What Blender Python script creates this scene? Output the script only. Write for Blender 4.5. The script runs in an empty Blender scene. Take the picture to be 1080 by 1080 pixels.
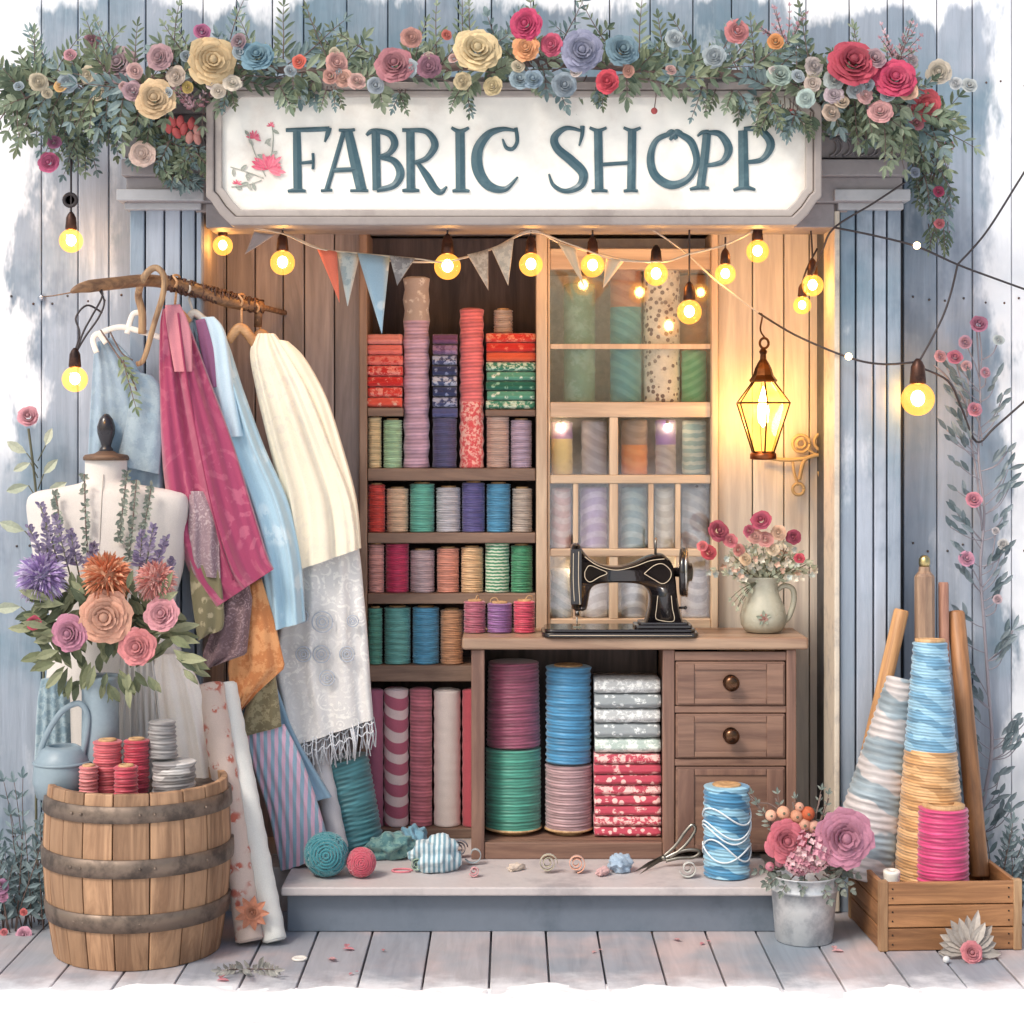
import bpy, math, random
from mathutils import Vector as V, Matrix as M
R = random.Random(7)
PI = math.pi
SC = bpy.context.scene
COL = SC.collection
# ---- camera model: a level lens 4.5 m in front of the step, eye 1.25 m up
DC, HC, FP, HY = 4.5, 1.25, 1890.0, 460.0
def S(Y): return FP / (DC + Y)
def P(px, py, Y): return V(((px - 540) / S(Y), Y, HC - (py - HY) / S(Y)))
def X(px, Y): return (px - 540) / S(Y)
def Z(py, Y): return HC - (py - HY) / S(Y)

# ---------------------------------------------------------------- mesh builder
class MB:
    def __init__(s): s.v = []; s.f = []; s.m = []; s.s = []
    def add(s, vs, fs, m=0, smooth=False, mat=None):
        o = len(s.v)
        s.v += [(mat @ V(v)) if mat else V(v) for v in vs]
        for f in fs:
            s.f.append(tuple(i + o for i in f)); s.m.append(m); s.s.append(smooth)
        return s
    def box(s, x0, x1, y0, y1, z0, z1, m=0, mat=None):
        vs = [(x, y, z) for x in (x0, x1) for y in (y0, y1) for z in (z0, z1)]
        fs = [(0, 1, 3, 2), (4, 6, 7, 5), (0, 4, 5, 1), (2, 3, 7, 6), (0, 2, 6, 4), (1, 5, 7, 3)]
        return s.add(vs, fs, m, False, mat)
    def prism(s, poly, y0, y1, m=0, smooth=False):       # poly in (x,z), extruded along y
        n = len(poly)
        vs = [(x, y0, z) for x, z in poly] + [(x, y1, z) for x, z in poly]
        fs = [tuple(range(n)), tuple(range(2 * n - 1, n - 1, -1))]
        fs += [(i, i + n, (i + 1) % n + n, (i + 1) % n) for i in range(n)]
        return s.add(vs, fs, m, smooth)
    def ring(s, po, pi, y0, y1, m=0):                     # frame between two polygons
        n = len(po)
        vs = [(x, y0, z) for x, z in po] + [(x, y0, z) for x, z in pi] + [(x, y1, z) for x, z in po] + [(x, y1, z) for x, z in pi]
        fs = []
        for i in range(n):
            j = (i + 1) % n
            fs += [(i, j, n + j, n + i), (2*n+i, 3*n+i, 3*n+j, 2*n+j), (i, 2*n+i, 2*n+j, j), (n+i, n+j, 3*n+j, 3*n+i)]
        return s.add(vs, fs, m)
    def lathe(s, prof, n=28, m=0, mat=None, smooth=True, wob=None, sx=1, sy=1):
        vs = []; fs = []
        for k, (r, z) in enumerate(prof):
            for i in range(n):
                a = 2 * PI * i / n
                rr, zz = (r, z) if wob is None else wob(k, a, r, z)
                vs.append((rr * math.cos(a) * sx, rr * math.sin(a) * sy, zz))
        for k in range(len(prof) - 1):
            for i in range(n):
                j = (i + 1) % n
                fs.append((k*n+i, k*n+j, (k+1)*n+j, (k+1)*n+i))
        if prof[0][0] > 1e-5: fs.append(tuple(range(n - 1, -1, -1)))
        if prof[-1][0] > 1e-5: fs.append(tuple(range((len(prof)-1)*n, len(prof)*n)))
        return s.add(vs, fs, m, smooth, mat)
    def tube(s, pts, r, n=8, m=0, smooth=True, flat=1.0):
        pts = [V(p) for p in pts]
        rs = r if isinstance(r, (list, tuple)) else [r] * len(pts)
        vs = []; fs = []; up = None
        for i, p in enumerate(pts):
            d = (pts[min(i+1, len(pts)-1)] - pts[max(i-1, 0)])
            d = d.normalized() if d.length > 1e-9 else V((0, 0, 1))
            if up is None: up = V((0, 1, 0)) if abs(d.y) < .9 else V((1, 0, 0))
            u = (up - d * up.dot(d)).normalized(); w = d.cross(u); up = u
            for k in range(n):
                a = 2 * PI * k / n
                vs.append(p + u * (math.cos(a) * rs[i] * flat) + w * (math.sin(a) * rs[i]))
        for i in range(len(pts) - 1):
            for k in range(n):
                j = (k + 1) % n
                fs.append((i*n+k, i*n+j, (i+1)*n+j, (i+1)*n+k))
        fs += [tuple(range(n-1, -1, -1)), tuple(range((len(pts)-1)*n, len(pts)*n))]
        return s.add(vs, fs, m, smooth)
    def ball(s, c, r, m=0, n=12, sz=1.0):
        k = max(6, n * 2 // 3)
        return s.lathe([(max(1e-6, r * math.sin(PI * i / k)), -r * sz * math.cos(PI * i / k)) for i in range(k + 1)], n, m, M.Translation(V(c)))
    def leaf(s, b, d, nrm, L, W, m=0, bend=.15):
        b = V(b); d = V(d).normalized(); nrm = V(nrm)
        nrm = nrm - d * nrm.dot(d)
        nrm = nrm.normalized() if nrm.length > 1e-6 else V((0, -1, 0)); sd = d.cross(nrm)
        vs = [b]
        for t, w in ((.3, .8), (.6, 1), (.85, .55)):
            c = b + d * (L * t) - nrm * (L * bend * t * t)
            vs += [c - sd * (W * w * .5) + nrm * (W * .16), c, c + sd * (W * w * .5) + nrm * (W * .16)]
        vs.append(b + d * L - nrm * (L * bend))
        fs = [(0, 1, 2), (0, 2, 3), (1, 4, 5, 2), (2, 5, 6, 3), (4, 7, 8, 5), (5, 8, 9, 6), (7, 10, 8), (8, 10, 9)]
        return s.add(vs, fs, m, False)

def link(o): COL.objects.link(o); return o
ROOT = {}
def tag(o, label, cat, group=None, kind=None):
    if label: o['label'] = label
    if cat: o['category'] = cat
    if group: o['group'] = group
    if kind: o['kind'] = kind
    return o
def empty(name, loc, label, cat, group=None, rot=None):
    o = link(bpy.data.objects.new(name, None)); o.location = V(loc); o.empty_display_size = .05
    if rot: o.rotation_euler = rot
    ROOT[o.name] = V(loc)
    return tag(o, label, cat, group)
def obj(name, mb, mats, parent=None, bevel=0, local=False, loc=None, seg=2, rot=None, label=None):
    if not isinstance(mats, (list, tuple)): mats = [mats]
    if parent is not None:
        off = V((0, 0, 0)) if local else ROOT[parent.name]
    elif local: off = V((0, 0, 0))
    else:
        xs = [v.x for v in mb.v]; ys = [v.y for v in mb.v]
        off = V(loc) if loc is not None else V(((min(xs)+max(xs))/2, (min(ys)+max(ys))/2, min(v.z for v in mb.v)))
    me = bpy.data.meshes.new(name)
    me.from_pydata([v - off for v in mb.v], [], mb.f)
    for mt in mats: me.materials.append(mt)
    me.polygons.foreach_set('material_index', mb.m); me.polygons.foreach_set('use_smooth', mb.s)
    me.update()
    o = link(bpy.data.objects.new(name, me))
    if parent is not None:
        o.parent = parent; ROOT[o.name] = ROOT[parent.name] if not local else V((0, 0, 0))
    else:
        o.location = V(loc) if local and loc is not None else off
        ROOT[o.name] = off if not local else V((0, 0, 0))
        if rot: o.rotation_euler = rot
    if bevel:
        b = o.modifiers.new('edge', 'BEVEL'); b.width = bevel; b.segments = seg; b.limit_method = 'ANGLE'; b.angle_limit = .7
    if label: o['label'] = label
    return o
def cat_rom(pts, n):
    """resample a polyline of tuples through a Catmull-Rom spline"""
    m = len(pts); out = []
    for i in range(n):
        t = i / (n - 1) * (m - 1); k = min(int(t), m - 2); f = t - k
        p0, p1, p2, p3 = pts[max(k-1, 0)], pts[k], pts[k+1], pts[min(k+2, m-1)]
        out.append(tuple(.5 * (2*b + (c-a)*f + (2*a-5*b+4*c-d)*f*f + (3*b-a-3*c+d)*f**3) for a, b, c, d in zip(p0, p1, p2, p3)))
    return out

# ---------------------------------------------------------------- materials
def c3(r, g, b, k=1.0):
    f = lambda u: ((u/255 + .055) / 1.055) ** 2.4 if u > 10 else u / 255 / 12.92
    return (f(r)*k, f(g)*k, f(b)*k, 1)
MC = {}
class NT:
    def __init__(s, name):
        s.mat = bpy.data.materials.new(name); s.mat.use_nodes = True
        s.t = s.mat.node_tree; s.t.nodes.clear()
        s.out = s.n('ShaderNodeOutputMaterial'); s.co = s.n('ShaderNodeTexCoord')
    def n(s, k, **kw):
        a = s.t.nodes.new(k)
        for q, v in kw.items():
            if hasattr(a, q): setattr(a, q, v)
        return a
    def l(s, a, b): s.t.links.new(a, b)
    def put(s, sock, v):
        if hasattr(v, 'is_output'): s.l(v, sock)
        else: sock.default_value = v
    def map(s, scale=(1, 1, 1), rot=(0, 0, 0), src='Object'):
        m = s.n('ShaderNodeMapping'); m.inputs['Scale'].default_value = scale; m.inputs['Rotation'].default_value = rot
        s.l(s.co.outputs[src], m.inputs['Vector']); return m.outputs[0]
    def noise(s, vec, scale, detail=4, rough=.55, dist=0):
        a = s.n('ShaderNodeTexNoise'); a.inputs['Scale'].default_value = scale; a.inputs['Detail'].default_value = detail
        a.inputs['Roughness'].default_value = rough; a.inputs['Distortion'].default_value = dist
        s.l(vec, a.inputs['Vector']); return a.outputs['Fac']
    def vor(s, vec, scale, feat='F1', out='Distance'):
        a = s.n('ShaderNodeTexVoronoi', feature=feat); a.inputs['Scale'].default_value = scale
        s.l(vec, a.inputs['Vector']); return a.outputs[out]
    def wave(s, vec, scale, dist=2, dscale=2, direction='Z', prof='SIN', detail=2):
        a = s.n('ShaderNodeTexWave', bands_direction=direction, wave_profile=prof); a.inputs['Scale'].default_value = scale
        a.inputs['Distortion'].default_value = dist; a.inputs['Detail Scale'].default_value = dscale; a.inputs['Detail'].default_value = detail
        s.l(vec, a.inputs['Vector']); return a.outputs['Fac']
    def ramp(s, fac, a, b, lo=0., hi=1.):
        m = s.n('ShaderNodeMapRange', interpolation_type='SMOOTHSTEP')
        s.put(m.inputs[0], fac); m.inputs[1].default_value = a; m.inputs[2].default_value = b
        m.inputs[3].default_value = lo; m.inputs[4].default_value = hi; return m.outputs[0]
    def math(s, op, a, b=0.):
        m = s.n('ShaderNodeMath', operation=op); s.put(m.inputs[0], a); s.put(m.inputs[1], b); return m.outputs[0]
    def mix(s, fac, a, b, blend='MIX'):
        m = s.n('ShaderNodeMix', data_type='RGBA', blend_type=blend)
        s.put(m.inputs[0], fac); s.put(m.inputs[6], a); s.put(m.inputs[7], b); return m.outputs[2]
    def island(s): return s.n('ShaderNodeNewGeometry').outputs['Random Per Island']
    def xyz(s, src='Object'):
        a = s.n('ShaderNodeSeparateXYZ'); s.l(s.co.outputs[src], a.inputs[0]); return a.outputs
    def bump(s, h, strength=.3, dist=.002):
        b = s.n('ShaderNodeBump'); b.inputs['Strength'].default_value = strength; b.inputs['Distance'].default_value = dist
        s.l(h, b.inputs['Height']); return b.outputs[0]
    def vary(s, col, fac, lo, hi):            # multiply brightness by lo..hi as fac goes 0..1
        h = s.n('ShaderNodeHueSaturation'); s.put(h.inputs['Color'], col)
        s.l(s.ramp(fac, 0, 1, lo, hi), h.inputs['Value']); return h.outputs[0]
    def pbr(s, col, rough=.6, nrm=None, metal=0., sheen=0., coat=0., trans=0., spec=.5):
        p = s.n('ShaderNodeBsdfPrincipled')
        s.put(p.inputs['Base Color'], col); s.put(p.inputs['Roughness'], rough); p.inputs['Metallic'].default_value = metal
        p.inputs['Sheen Weight'].default_value = sheen; p.inputs['Coat Weight'].default_value = coat
        p.inputs['Specular IOR Level'].default_value = spec
        if nrm is not None: s.l(nrm, p.inputs['Normal'])
        sh = p.outputs[0]
        if trans:
            t = s.n('ShaderNodeBsdfTranslucent'); s.put(t.inputs['Color'], col)
            mx = s.n('ShaderNodeMixShader'); mx.inputs[0].default_value = trans
            s.l(sh, mx.inputs[1]); s.l(t.outputs[0], mx.inputs[2]); sh = mx.outputs[0]
        s.l(sh, s.out.inputs['Surface']); return s.mat
def cached(f):
    def g(*a, **k):
        key = (f.__name__, a, tuple(sorted(k.items())))
        if key not in MC: MC[key] = f(*a, **k)
        return MC[key]
    return g
@cached
def wood(a, b, axis='z', scale=1., rough=.62, vary=.22, bump=.35, coat=0.):
    t = NT('wood'); st = {'x': (1.2, 14, 14), 'y': (14, 1.2, 14), 'z': (14, 14, 1.2)}[axis]
    v = t.map(tuple(q * scale for q in st)); isl = t.island()
    off = t.n('ShaderNodeVectorMath', operation='ADD'); cmb = t.n('ShaderNodeCombineXYZ')
    for i in range(3): t.l(t.math('MULTIPLY', isl, 37.), cmb.inputs[i])
    t.l(v, off.inputs[0]); t.l(cmb.outputs[0], off.inputs[1]); v = off.outputs[0]
    g = t.noise(v, 1.6, 6, .62, 1.2); fine = t.noise(v, 7, 3, .6)
    knots = t.noise(t.map((3 * scale, 3 * scale, 3 * scale)), 1.3, 3)
    col = t.mix(t.ramp(g, .32, .68), a, b)
    col = t.vary(col, fine, .84, 1.14); col = t.vary(col, knots, .88, 1.1); col = t.vary(col, isl, 1 - vary, 1 + vary)
    return t.pbr(col, t.ramp(g, .2, .8, rough - .1, rough + .12), t.bump(t.math('ADD', g, t.math('MULTIPLY', fine, .5)), bump, .003), coat=coat)
@cached
def thread(a, b=None, scale=1., zig=0., tilt=.12, rough=.5, sheen=.35):
    t = NT('thread'); v = t.map((.35, .35, 1), (tilt, tilt * .6, 0))
    w = t.wave(v, 62 * scale, 1.6, 3, 'Z'); w2 = t.wave(v, 17 * scale, 4.0, 2, 'Z'); nz = t.noise(t.map(), 22, 4)
    col = t.mix(t.ramp(w2, .1, .9), tuple(q * .74 for q in a[:3]) + (1,), a)
    if b is not None:
        col = t.mix(t.ramp(t.wave(t.map((1, 1, 1), (0, .35, 0)), 9 * scale, 3.5, 3, 'Z'), .45, .62), col, b)
    col = t.vary(col, w, .78, 1.15); col = t.vary(col, nz, .8, 1.2)
    return t.pbr(col, rough, t.bump(t.math('ADD', w, w2), .55, .0022), sheen=sheen)
@cached
def fabric(a, b=None, pat=None, scale=1., rough=.8, sheen=.3, trans=0., big=.12):
    t = NT('fabric'); o = t.map(); nz = t.noise(o, 5 * scale, 4)
    wv = t.noise(o, 420, 2, .6); col = a
    if b is not None:
        if pat == 'dots': f = t.ramp(t.vor(o, 60 * scale), .32, .42, 1, 0)
        elif pat == 'floral':
            f = t.ramp(t.vor(t.map(src='Object'), 38 * scale, 'SMOOTH_F1'), .2, .36, 1, 0)
            f = t.math('MULTIPLY', f, t.ramp(t.noise(o, 90 * scale, 3), .42, .5))
        elif pat == 'brocade':
            r = t.n('ShaderNodeMath', operation='SINE'); t.l(t.math('MULTIPLY', t.vor(o, 22 * scale, 'SMOOTH_F1'), 30.), r.inputs[0])
            f = t.math('MULTIPLY', t.ramp(r.outputs[0], -.1, .5), t.ramp(t.noise(o, 70 * scale, 3), .44, .54))
            f = t.math('MULTIPLY', f, t.ramp(t.noise(o, 6 * scale, 2), .35, .6, .25, .85))
        elif pat == 'diag': f = t.ramp(t.wave(t.map((1, 1, 1), (0, .55, 0)), 11 * scale, .8, 2, 'Z'), .5, .64)
        elif pat == 'stripe': f = t.ramp(t.wave(o, 11 * scale, .9, 1, 'X'), .4, .6)
        elif pat == 'band': f = t.ramp(t.wave(t.map((1, 1, 1)), 14 * scale, 2.2, 3, 'Z'), .5, .7)
        elif pat == 'mottle': f = t.ramp(t.noise(o, 45 * scale, 5, .7), .47, .55)
        else: f = nz
        col = t.mix(f, a, b)
    col = t.vary(col, nz, 1 - big, 1 + big); col = t.vary(col, wv, .9, 1.08)
    wr = t.noise(t.map((1, 1, .5)), 16 * scale, 4, .6, .6)
    return t.pbr(col, rough, t.bump(t.math('ADD', t.math('MULTIPLY', wv, .22), wr), .35, .006), sheen=sheen, trans=trans, spec=.25)
@cached
def paint(a, b=None, rough=.5, scale=1., amt=.5, bump=.15):
    t = NT('paint'); o = t.map(); nz = t.noise(o, 7 * scale, 6, .65); fine = t.noise(o, 60 * scale, 3)
    col = t.mix(t.math('MULTIPLY', t.ramp(nz, .48, .72), amt), a, b or tuple(q * .6 for q in a[:3]) + (1,))
    col = t.vary(col, fine, .93, 1.05)
    return t.pbr(col, t.ramp(nz, .2, .8, rough - .12, rough + .15), t.bump(t.math('ADD', nz, t.math('MULTIPLY', fine, .3)), bump, .003))
@cached
def metal(a, rough=.4, b=None, met=1.):
    t = NT('metal'); nz = t.noise(t.map(), 14, 6, .65)
    col = t.mix(t.ramp(nz, .42, .66), a, b or tuple(q * .62 for q in a[:3]) + (1,))
    return t.pbr(col, t.ramp(nz, .2, .8, rough - .12, rough + .18), t.bump(nz, .15, .002), metal=met)
@cached
def plant(a, b, trans=.25, rough=.55):
    t = NT('plant'); isl = t.island(); nz = t.noise(t.map(), 9, 3)
    col = t.mix(t.ramp(isl, 0, 1), a, b); col = t.vary(col, nz, .72, 1.28)
    col = t.vary(col, t.noise(t.map(), 160, 2), .86, 1.12)
    return t.pbr(col, rough, t.bump(t.noise(t.map(), 130, 3), .3, .002), trans=trans, spec=.3)
@cached
def glow(a, strength):
    t = NT('glow'); e = t.n('ShaderNodeEmission'); e.inputs[0].default_value = a; e.inputs[1].default_value = strength
    t.l(e.outputs[0], t.out.inputs['Surface']); return t.mat
@cached
def glass(tint, haze=.12, emit=0., ecol=(1, .6, .2, 1), gloss=.12):
    t = NT('glass'); tr = t.n('ShaderNodeBsdfTransparent'); tr.inputs[0].default_value = tint
    gl = t.n('ShaderNodeBsdfGlossy'); gl.inputs['Roughness'].default_value = .06
    df = t.n('ShaderNodeBsdfTranslucent'); df.inputs[0].default_value = (.9, .92, .92, 1)
    m1 = t.n('ShaderNodeMixShader'); m1.inputs[0].default_value = gloss; t.l(tr.outputs[0], m1.inputs[1]); t.l(gl.outputs[0], m1.inputs[2])
    m2 = t.n('ShaderNodeMixShader'); t.l(t.ramp(t.noise(t.map((1, 1, 1), (0, .6, 0)), 9, 5, .7), .35, .75, 0, haze * 2), m2.inputs[0])
    t.l(m1.outputs[0], m2.inputs[1]); t.l(df.outputs[0], m2.inputs[2]); sh = m2.outputs[0]
    if emit:
        e = t.n('ShaderNodeEmission'); e.inputs[0].default_value = ecol; e.inputs[1].default_value = emit
        a = t.n('ShaderNodeAddShader'); t.l(sh, a.inputs[0]); t.l(e.outputs[0], a.inputs[1]); sh = a.outputs[0]
    t.l(sh, t.out.inputs['Surface']); return t.mat
# ================================================================= the setting
@cached
def wallpaint(a, b, teal, lx, rx, ripple=1):
    t = NT('wall_paint'); o = t.map(); isl = t.island(); x, y, z = t.xyz()
    g = t.noise(t.map((22, 22, 1.6)), 1.5, 6, .65, .8); blot = t.noise(o, 2.6, 5, .6); fine = t.noise(t.map((60, 60, 8)), 2, 3)
    col = t.mix(t.ramp(isl, 0, 1), a, b)
    col = t.mix(t.ramp(blot, .42, .7, 0, .75), col, teal)
    worn = t.math('MULTIPLY', t.ramp(t.noise(t.map((1.6, 1.6, .8)), 2.4, 6, .66), .56, .66), t.ramp(t.noise(t.map((9, 9, 1)), 3, 4, .6), .4, .62))
    col = t.mix(t.math('MULTIPLY', worn, .5), col, c3(226, 230, 236))
    col = t.mix(t.ramp(t.noise(t.map((2, 2, 1.2)), 1.7, 5, .65), .56, .68, 0, .45), col, c3(84, 104, 124))
    col = t.vary(col, g, .72, 1.22)
    edge = t.noise(t.map((3, 3, 1.2)), 2.2, 5, .62)
    wob = t.math('MULTIPLY', t.math('SUBTRACT', edge, .5), .42)
    # limewash brushed over the outer boards and along the top, with ragged edges
    left = t.math('MULTIPLY', t.ramp(t.math('ADD', t.math('MULTIPLY', x, -1.), wob), lx, lx + .05), t.ramp(t.math('ADD', z, wob), 1.0, 1.3))
    right = t.ramp(t.math('ADD', x, wob), rx, rx + .06)
    top = t.ramp(t.math('ADD', z, t.math('MULTIPLY', wob, .9)), 2.405, 2.45)
    m = t.math('MAXIMUM', t.math('MAXIMUM', left, right), top)
    m = t.math('MULTIPLY', m, t.ramp(t.noise(o, 5, 4), .25, .6, .72, 1))
    col = t.mix(m, col, c3(243, 244, 248))
    return t.pbr(col, .62, t.bump(t.math('ADD', g, t.math('MULTIPLY', fine, .5)), .4, .004))
@cached
def deckpaint():
    t = NT('deck_paint'); o = t.map(); isl = t.island(); x, y, z = t.xyz()
    g = t.noise(t.map((16, 1.4, 16)), 1.7, 6, .62, 1.); blot = t.noise(o, 3.4, 4)
    col = t.mix(t.ramp(isl, 0, 1), c3(172, 168, 172), c3(146, 150, 160))
    col = t.mix(t.ramp(blot, .45, .68, 0, .55), col, c3(206, 178, 172)); col = t.mix(t.ramp(t.noise(o, 2.1, 3), .5, .7, 0, .6), col, c3(120, 138, 152))
    col = t.vary(col, g, .74, 1.2)
    wob = t.math('MULTIPLY', t.math('SUBTRACT', t.noise(t.map((3, 3, 3)), 2.6, 5, .65), .5), .34)
    m = t.ramp(t.math('ADD', t.math('MULTIPLY', y, -1.), wob), .32, .5)
    col = t.mix(t.math('MULTIPLY', m, .8), col, c3(240, 240, 243))
    return t.pbr(col, .6, t.bump(g, .35, .004))

snow = NT('snow'); _n = snow.noise(snow.map(), 3, 5); _f = snow.noise(snow.map(), 60, 4)
snow = snow.pbr(snow.vary(c3(250, 250, 252), _n, .97, 1.02), .8, snow.bump(snow.math('ADD', _n, snow.math('MULTIPLY', _f, .2)), .25, .02), spec=.2)

# ground: one sheet to the horizon; the snow in front laps raggedly over the board ends
from mathutils import noise as NZ
g = MB(); nx = 260; ny = 64
xs = [-400, -60, -12] + [-2.6 + 5.2 * i / nx for i in range(nx + 1)] + [12, 60, 400]
ys = [-60, -14, -5, -2, -1.2] + [-.9 + .62 * i / ny for i in range(ny + 1)] + [.4, 3, 20, 120, 500]
gv = []
for yy in ys:
    for xx in xs:
        t = min(1, max(0, (-.29 - yy) / .25)); t = t * t * (3 - 2 * t); z = -.034 + .05 * t
        if -1.3 < yy < -.28 and abs(xx) < 2.7: z += (.020 * NZ.noise(V((xx * 5, yy * 7, 1))) + .010 * NZ.noise(V((xx * 17, yy * 22, 4))) + .004 * NZ.noise(V((xx * 50, yy * 50, 8)))) * (1 - max(0, (-.6 - yy)) * .8 if yy > -1.2 else .3)
        gv.append((xx, yy, min(z, .03)))
g.add(gv, [(r*len(xs)+i, r*len(xs)+i+1, (r+1)*len(xs)+i+1, (r+1)*len(xs)+i) for r in range(len(ys)-1) for i in range(len(xs)-1)], 0, True)
tag(obj('ground', g, snow, loc=(0, 0, 0)), 'pale snow white ground in front of the grey boardwalk', 'ground', kind='structure')
# boardwalk boards with ragged snow-covered ends
g = MB(); xx = -2.6; rr = random.Random(3)
while xx < 2.6:
    w = rr.uniform(.125, .155); e = -.62 + rr.uniform(-.05, .04); k = 8
    top = [(xx + .0025 + (w - .005) * i / k, e + rr.uniform(-.016, .016)) for i in range(k + 1)] + [(xx + w - .0025, .6), (xx + .0025, .6)]
    n = len(top)
    dz = rr.uniform(-.0012, .0012)
    g.add([(a, b, dz) for a, b in top] + [(a, b, -.028) for a, b in top],
          [tuple(range(n)), tuple(range(2*n-1, n-1, -1))] + [(i, i+n, (i+1) % n + n, (i+1) % n) for i in range(n)])
    xx += w
tag(obj('boardwalk', g, deckpaint(), loc=(0, 0, 0), bevel=.002), 'grey weathered boardwalk planks with ragged pale ends below the shop step', 'boardwalk', kind='structure')

# ---- the shop front, one building
WY, PY, BY = .35, .2, .55               # outer wall, pilaster front, back wall of the display recess
shop = empty('shop_building', (0, .6, 0), 'weathered blue grey plank shop front with a lit display recess', 'shop front')
WM = wallpaint(c3(132, 146, 162), c3(170, 178, 192), c3(96, 130, 148), 1.275, 1.3)
def planks(x0, x1, yf, z0, z1, w, th=.018, vertical=True, seed=1, gap=.003, jag=0):
    mb = MB(); r = random.Random(seed); q = x0
    while q < x1 - 1e-4:
        ww = min(w * r.uniform(.82, 1.2), x1 - q)
        if x1 - q - ww < w * .35: ww = x1 - q
        d = r.uniform(0, .004)
        mb.box(q + gap / 2, q + ww - gap / 2, yf + d, yf + th, z0, z1 - (r.uniform(0, jag) if jag else 0)); q += ww
    return mb
mb = planks(X(-330, WY), X(214, WY), WY, -.02, 2.62, .1, seed=2)
mb2 = planks(X(953, WY), X(1420, WY), WY, -.02, 2.62, .1, seed=3)
for q, mm in (('outer_wall', mb), ('outer_wall', mb2)):
    obj(q, mm, WM, shop, bevel=.0025)
mb = planks(X(214, WY), X(953, WY), WY, 2.1, 2.62, .1, seed=4); obj('upper_wall', mb, WM, shop, bevel=.0025)
nl = MB(); rr = random.Random(6)
for x0_, x1_ in ((-1.5, -.87), (1.08, 1.5)):
    for zz in (.16, .95, 1.62, 2.2):
        q = x0_
        while q < x1_: nl.ball((q + rr.uniform(-.01, .01), WY + .001, zz + rr.uniform(-.012, .012)), .0034, 0, 6); q += .05
obj('nail', nl, metal(c3(92, 88, 88), .6, c3(110, 76, 60), .5), shop)
mb = MB().box(-2.3, -.83, WY + .02, 1.1, -.02, 2.62).box(.86, 2.35, WY + .02, 1.1, -.02, 2.62).box(-.83, .86, .8, .82, -.02, 2.62).box(-.83, .86, WY + .02, .8, 2.0, 2.62)
obj('backing', mb, paint(c3(62, 66, 74)), shop)
# display recess: back wall in two stretches, side cheeks, ceiling, floor
brown = wood(c3(136, 125, 124), c3(174, 160, 157), 'z', .8, .6, .2)
cream = wood(c3(226, 216, 202), c3(202, 190, 180), 'z', .7, .55, .1)
x0, x1, x2, x3 = X(210, BY), X(381, BY), X(757, BY), X(893, BY)
obj('inner_wall', planks(x0, x1, BY, .1, 2.0, .072, seed=5), brown, shop, bevel=.003)
obj('inner_wall', planks(x2, x3, BY, .1, 2.0, .088, seed=6), cream, shop, bevel=.003)
ck = MB()
for i in range(3): ck.box(-.83, -.812 , PY + .02 + i * .11, PY + .02 + i * .11 + .107, .1, 2.0)
obj('side_wall', ck, brown, shop, bevel=.002)
ck = MB()
for i in range(3): ck.box(.862, .88, PY + .02 + i * .11, PY + .02 + i * .11 + .107, .1, 2.0)
obj('side_wall', ck, cream, shop, bevel=.002)
zc = Z(232, PY)
obj('ceiling', MB().box(-.83, .88, PY, .8, zc + .02, zc + .045), brown, shop, bevel=.003)
# pilasters
def pilaster(px0, px1, seed, post):
    a, b = X(px0, PY), X(px1, PY); zt = Z(214, PY)
    p = obj('pilaster', planks(a + .004, b - .004, PY, 0, zt, .043, th=.14, seed=seed, gap=.005), WM, shop, bevel=.003)
    ca = MB().box(a - .018, b + .008, PY - .048, PY + .14, zt, zt + .03).box(a - .004, b - .004, PY - .021, PY + .14, zt - .02, zt - .001)
    obj('capital', ca, paint(c3(170, 170, 174), c3(120, 124, 132)), p, bevel=.003)
    if post:
        obj('corner_post', MB().box(a - .012, a + .002, PY - .012, PY + .15, .005, zt - .022), paint(c3(206, 194, 178), c3(164, 156, 150), amt=.8, scale=2), p, bevel=.003)
pilaster(134, 215, 11, False); pilaster(884, 953, 12, True)
# entablature: stacked mouldings behind the sign
EM = paint(c3(140, 134, 136), c3(98, 94, 100)); ED = paint(c3(122, 116, 118), c3(92, 88, 94))
a, b = X(132, .16), X(953, .16)
en = MB()
for y0_, y1_, yf in ((214, 186, .165), (186, 167, .14), (167, 143, .155), (143, 120, .145), (120, 104, .13), (104, 97, .11), (97, 88, .09), (88, 80, .07)):
    en.box(a - (.16 - yf) * .3, b + (.16 - yf) * .3, yf, .348, Z(y0_, yf) + .0015, Z(y1_, yf) - .0015)
en.box(X(217, .185), X(880, .185), .185, .348, Z(240, .185), Z(214.5, .185))
obj('entablature', en, EM, shop, bevel=.003)
# carved scale course on the frieze beside the sign
for side in ((868, 950), (136, 216)):
    n = 6; sc = MB()
    for i in range(n):
        pa = side[0] + (side[1] - side[0]) * (i + .5) / n; c = P(pa, 155, .153)
        pts = [c + V((.019 * math.cos(t * PI / 8 - PI / 2), -.003, .023 * math.sin(t * PI / 8 - PI / 2))) for t in range(9)]
        sc.tube(pts, .0032, 6); sc.tube([q + V((.012, 0, 0)) for q in pts], .0028, 6)
    obj('frieze_carving', sc, ED, shop)
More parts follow.
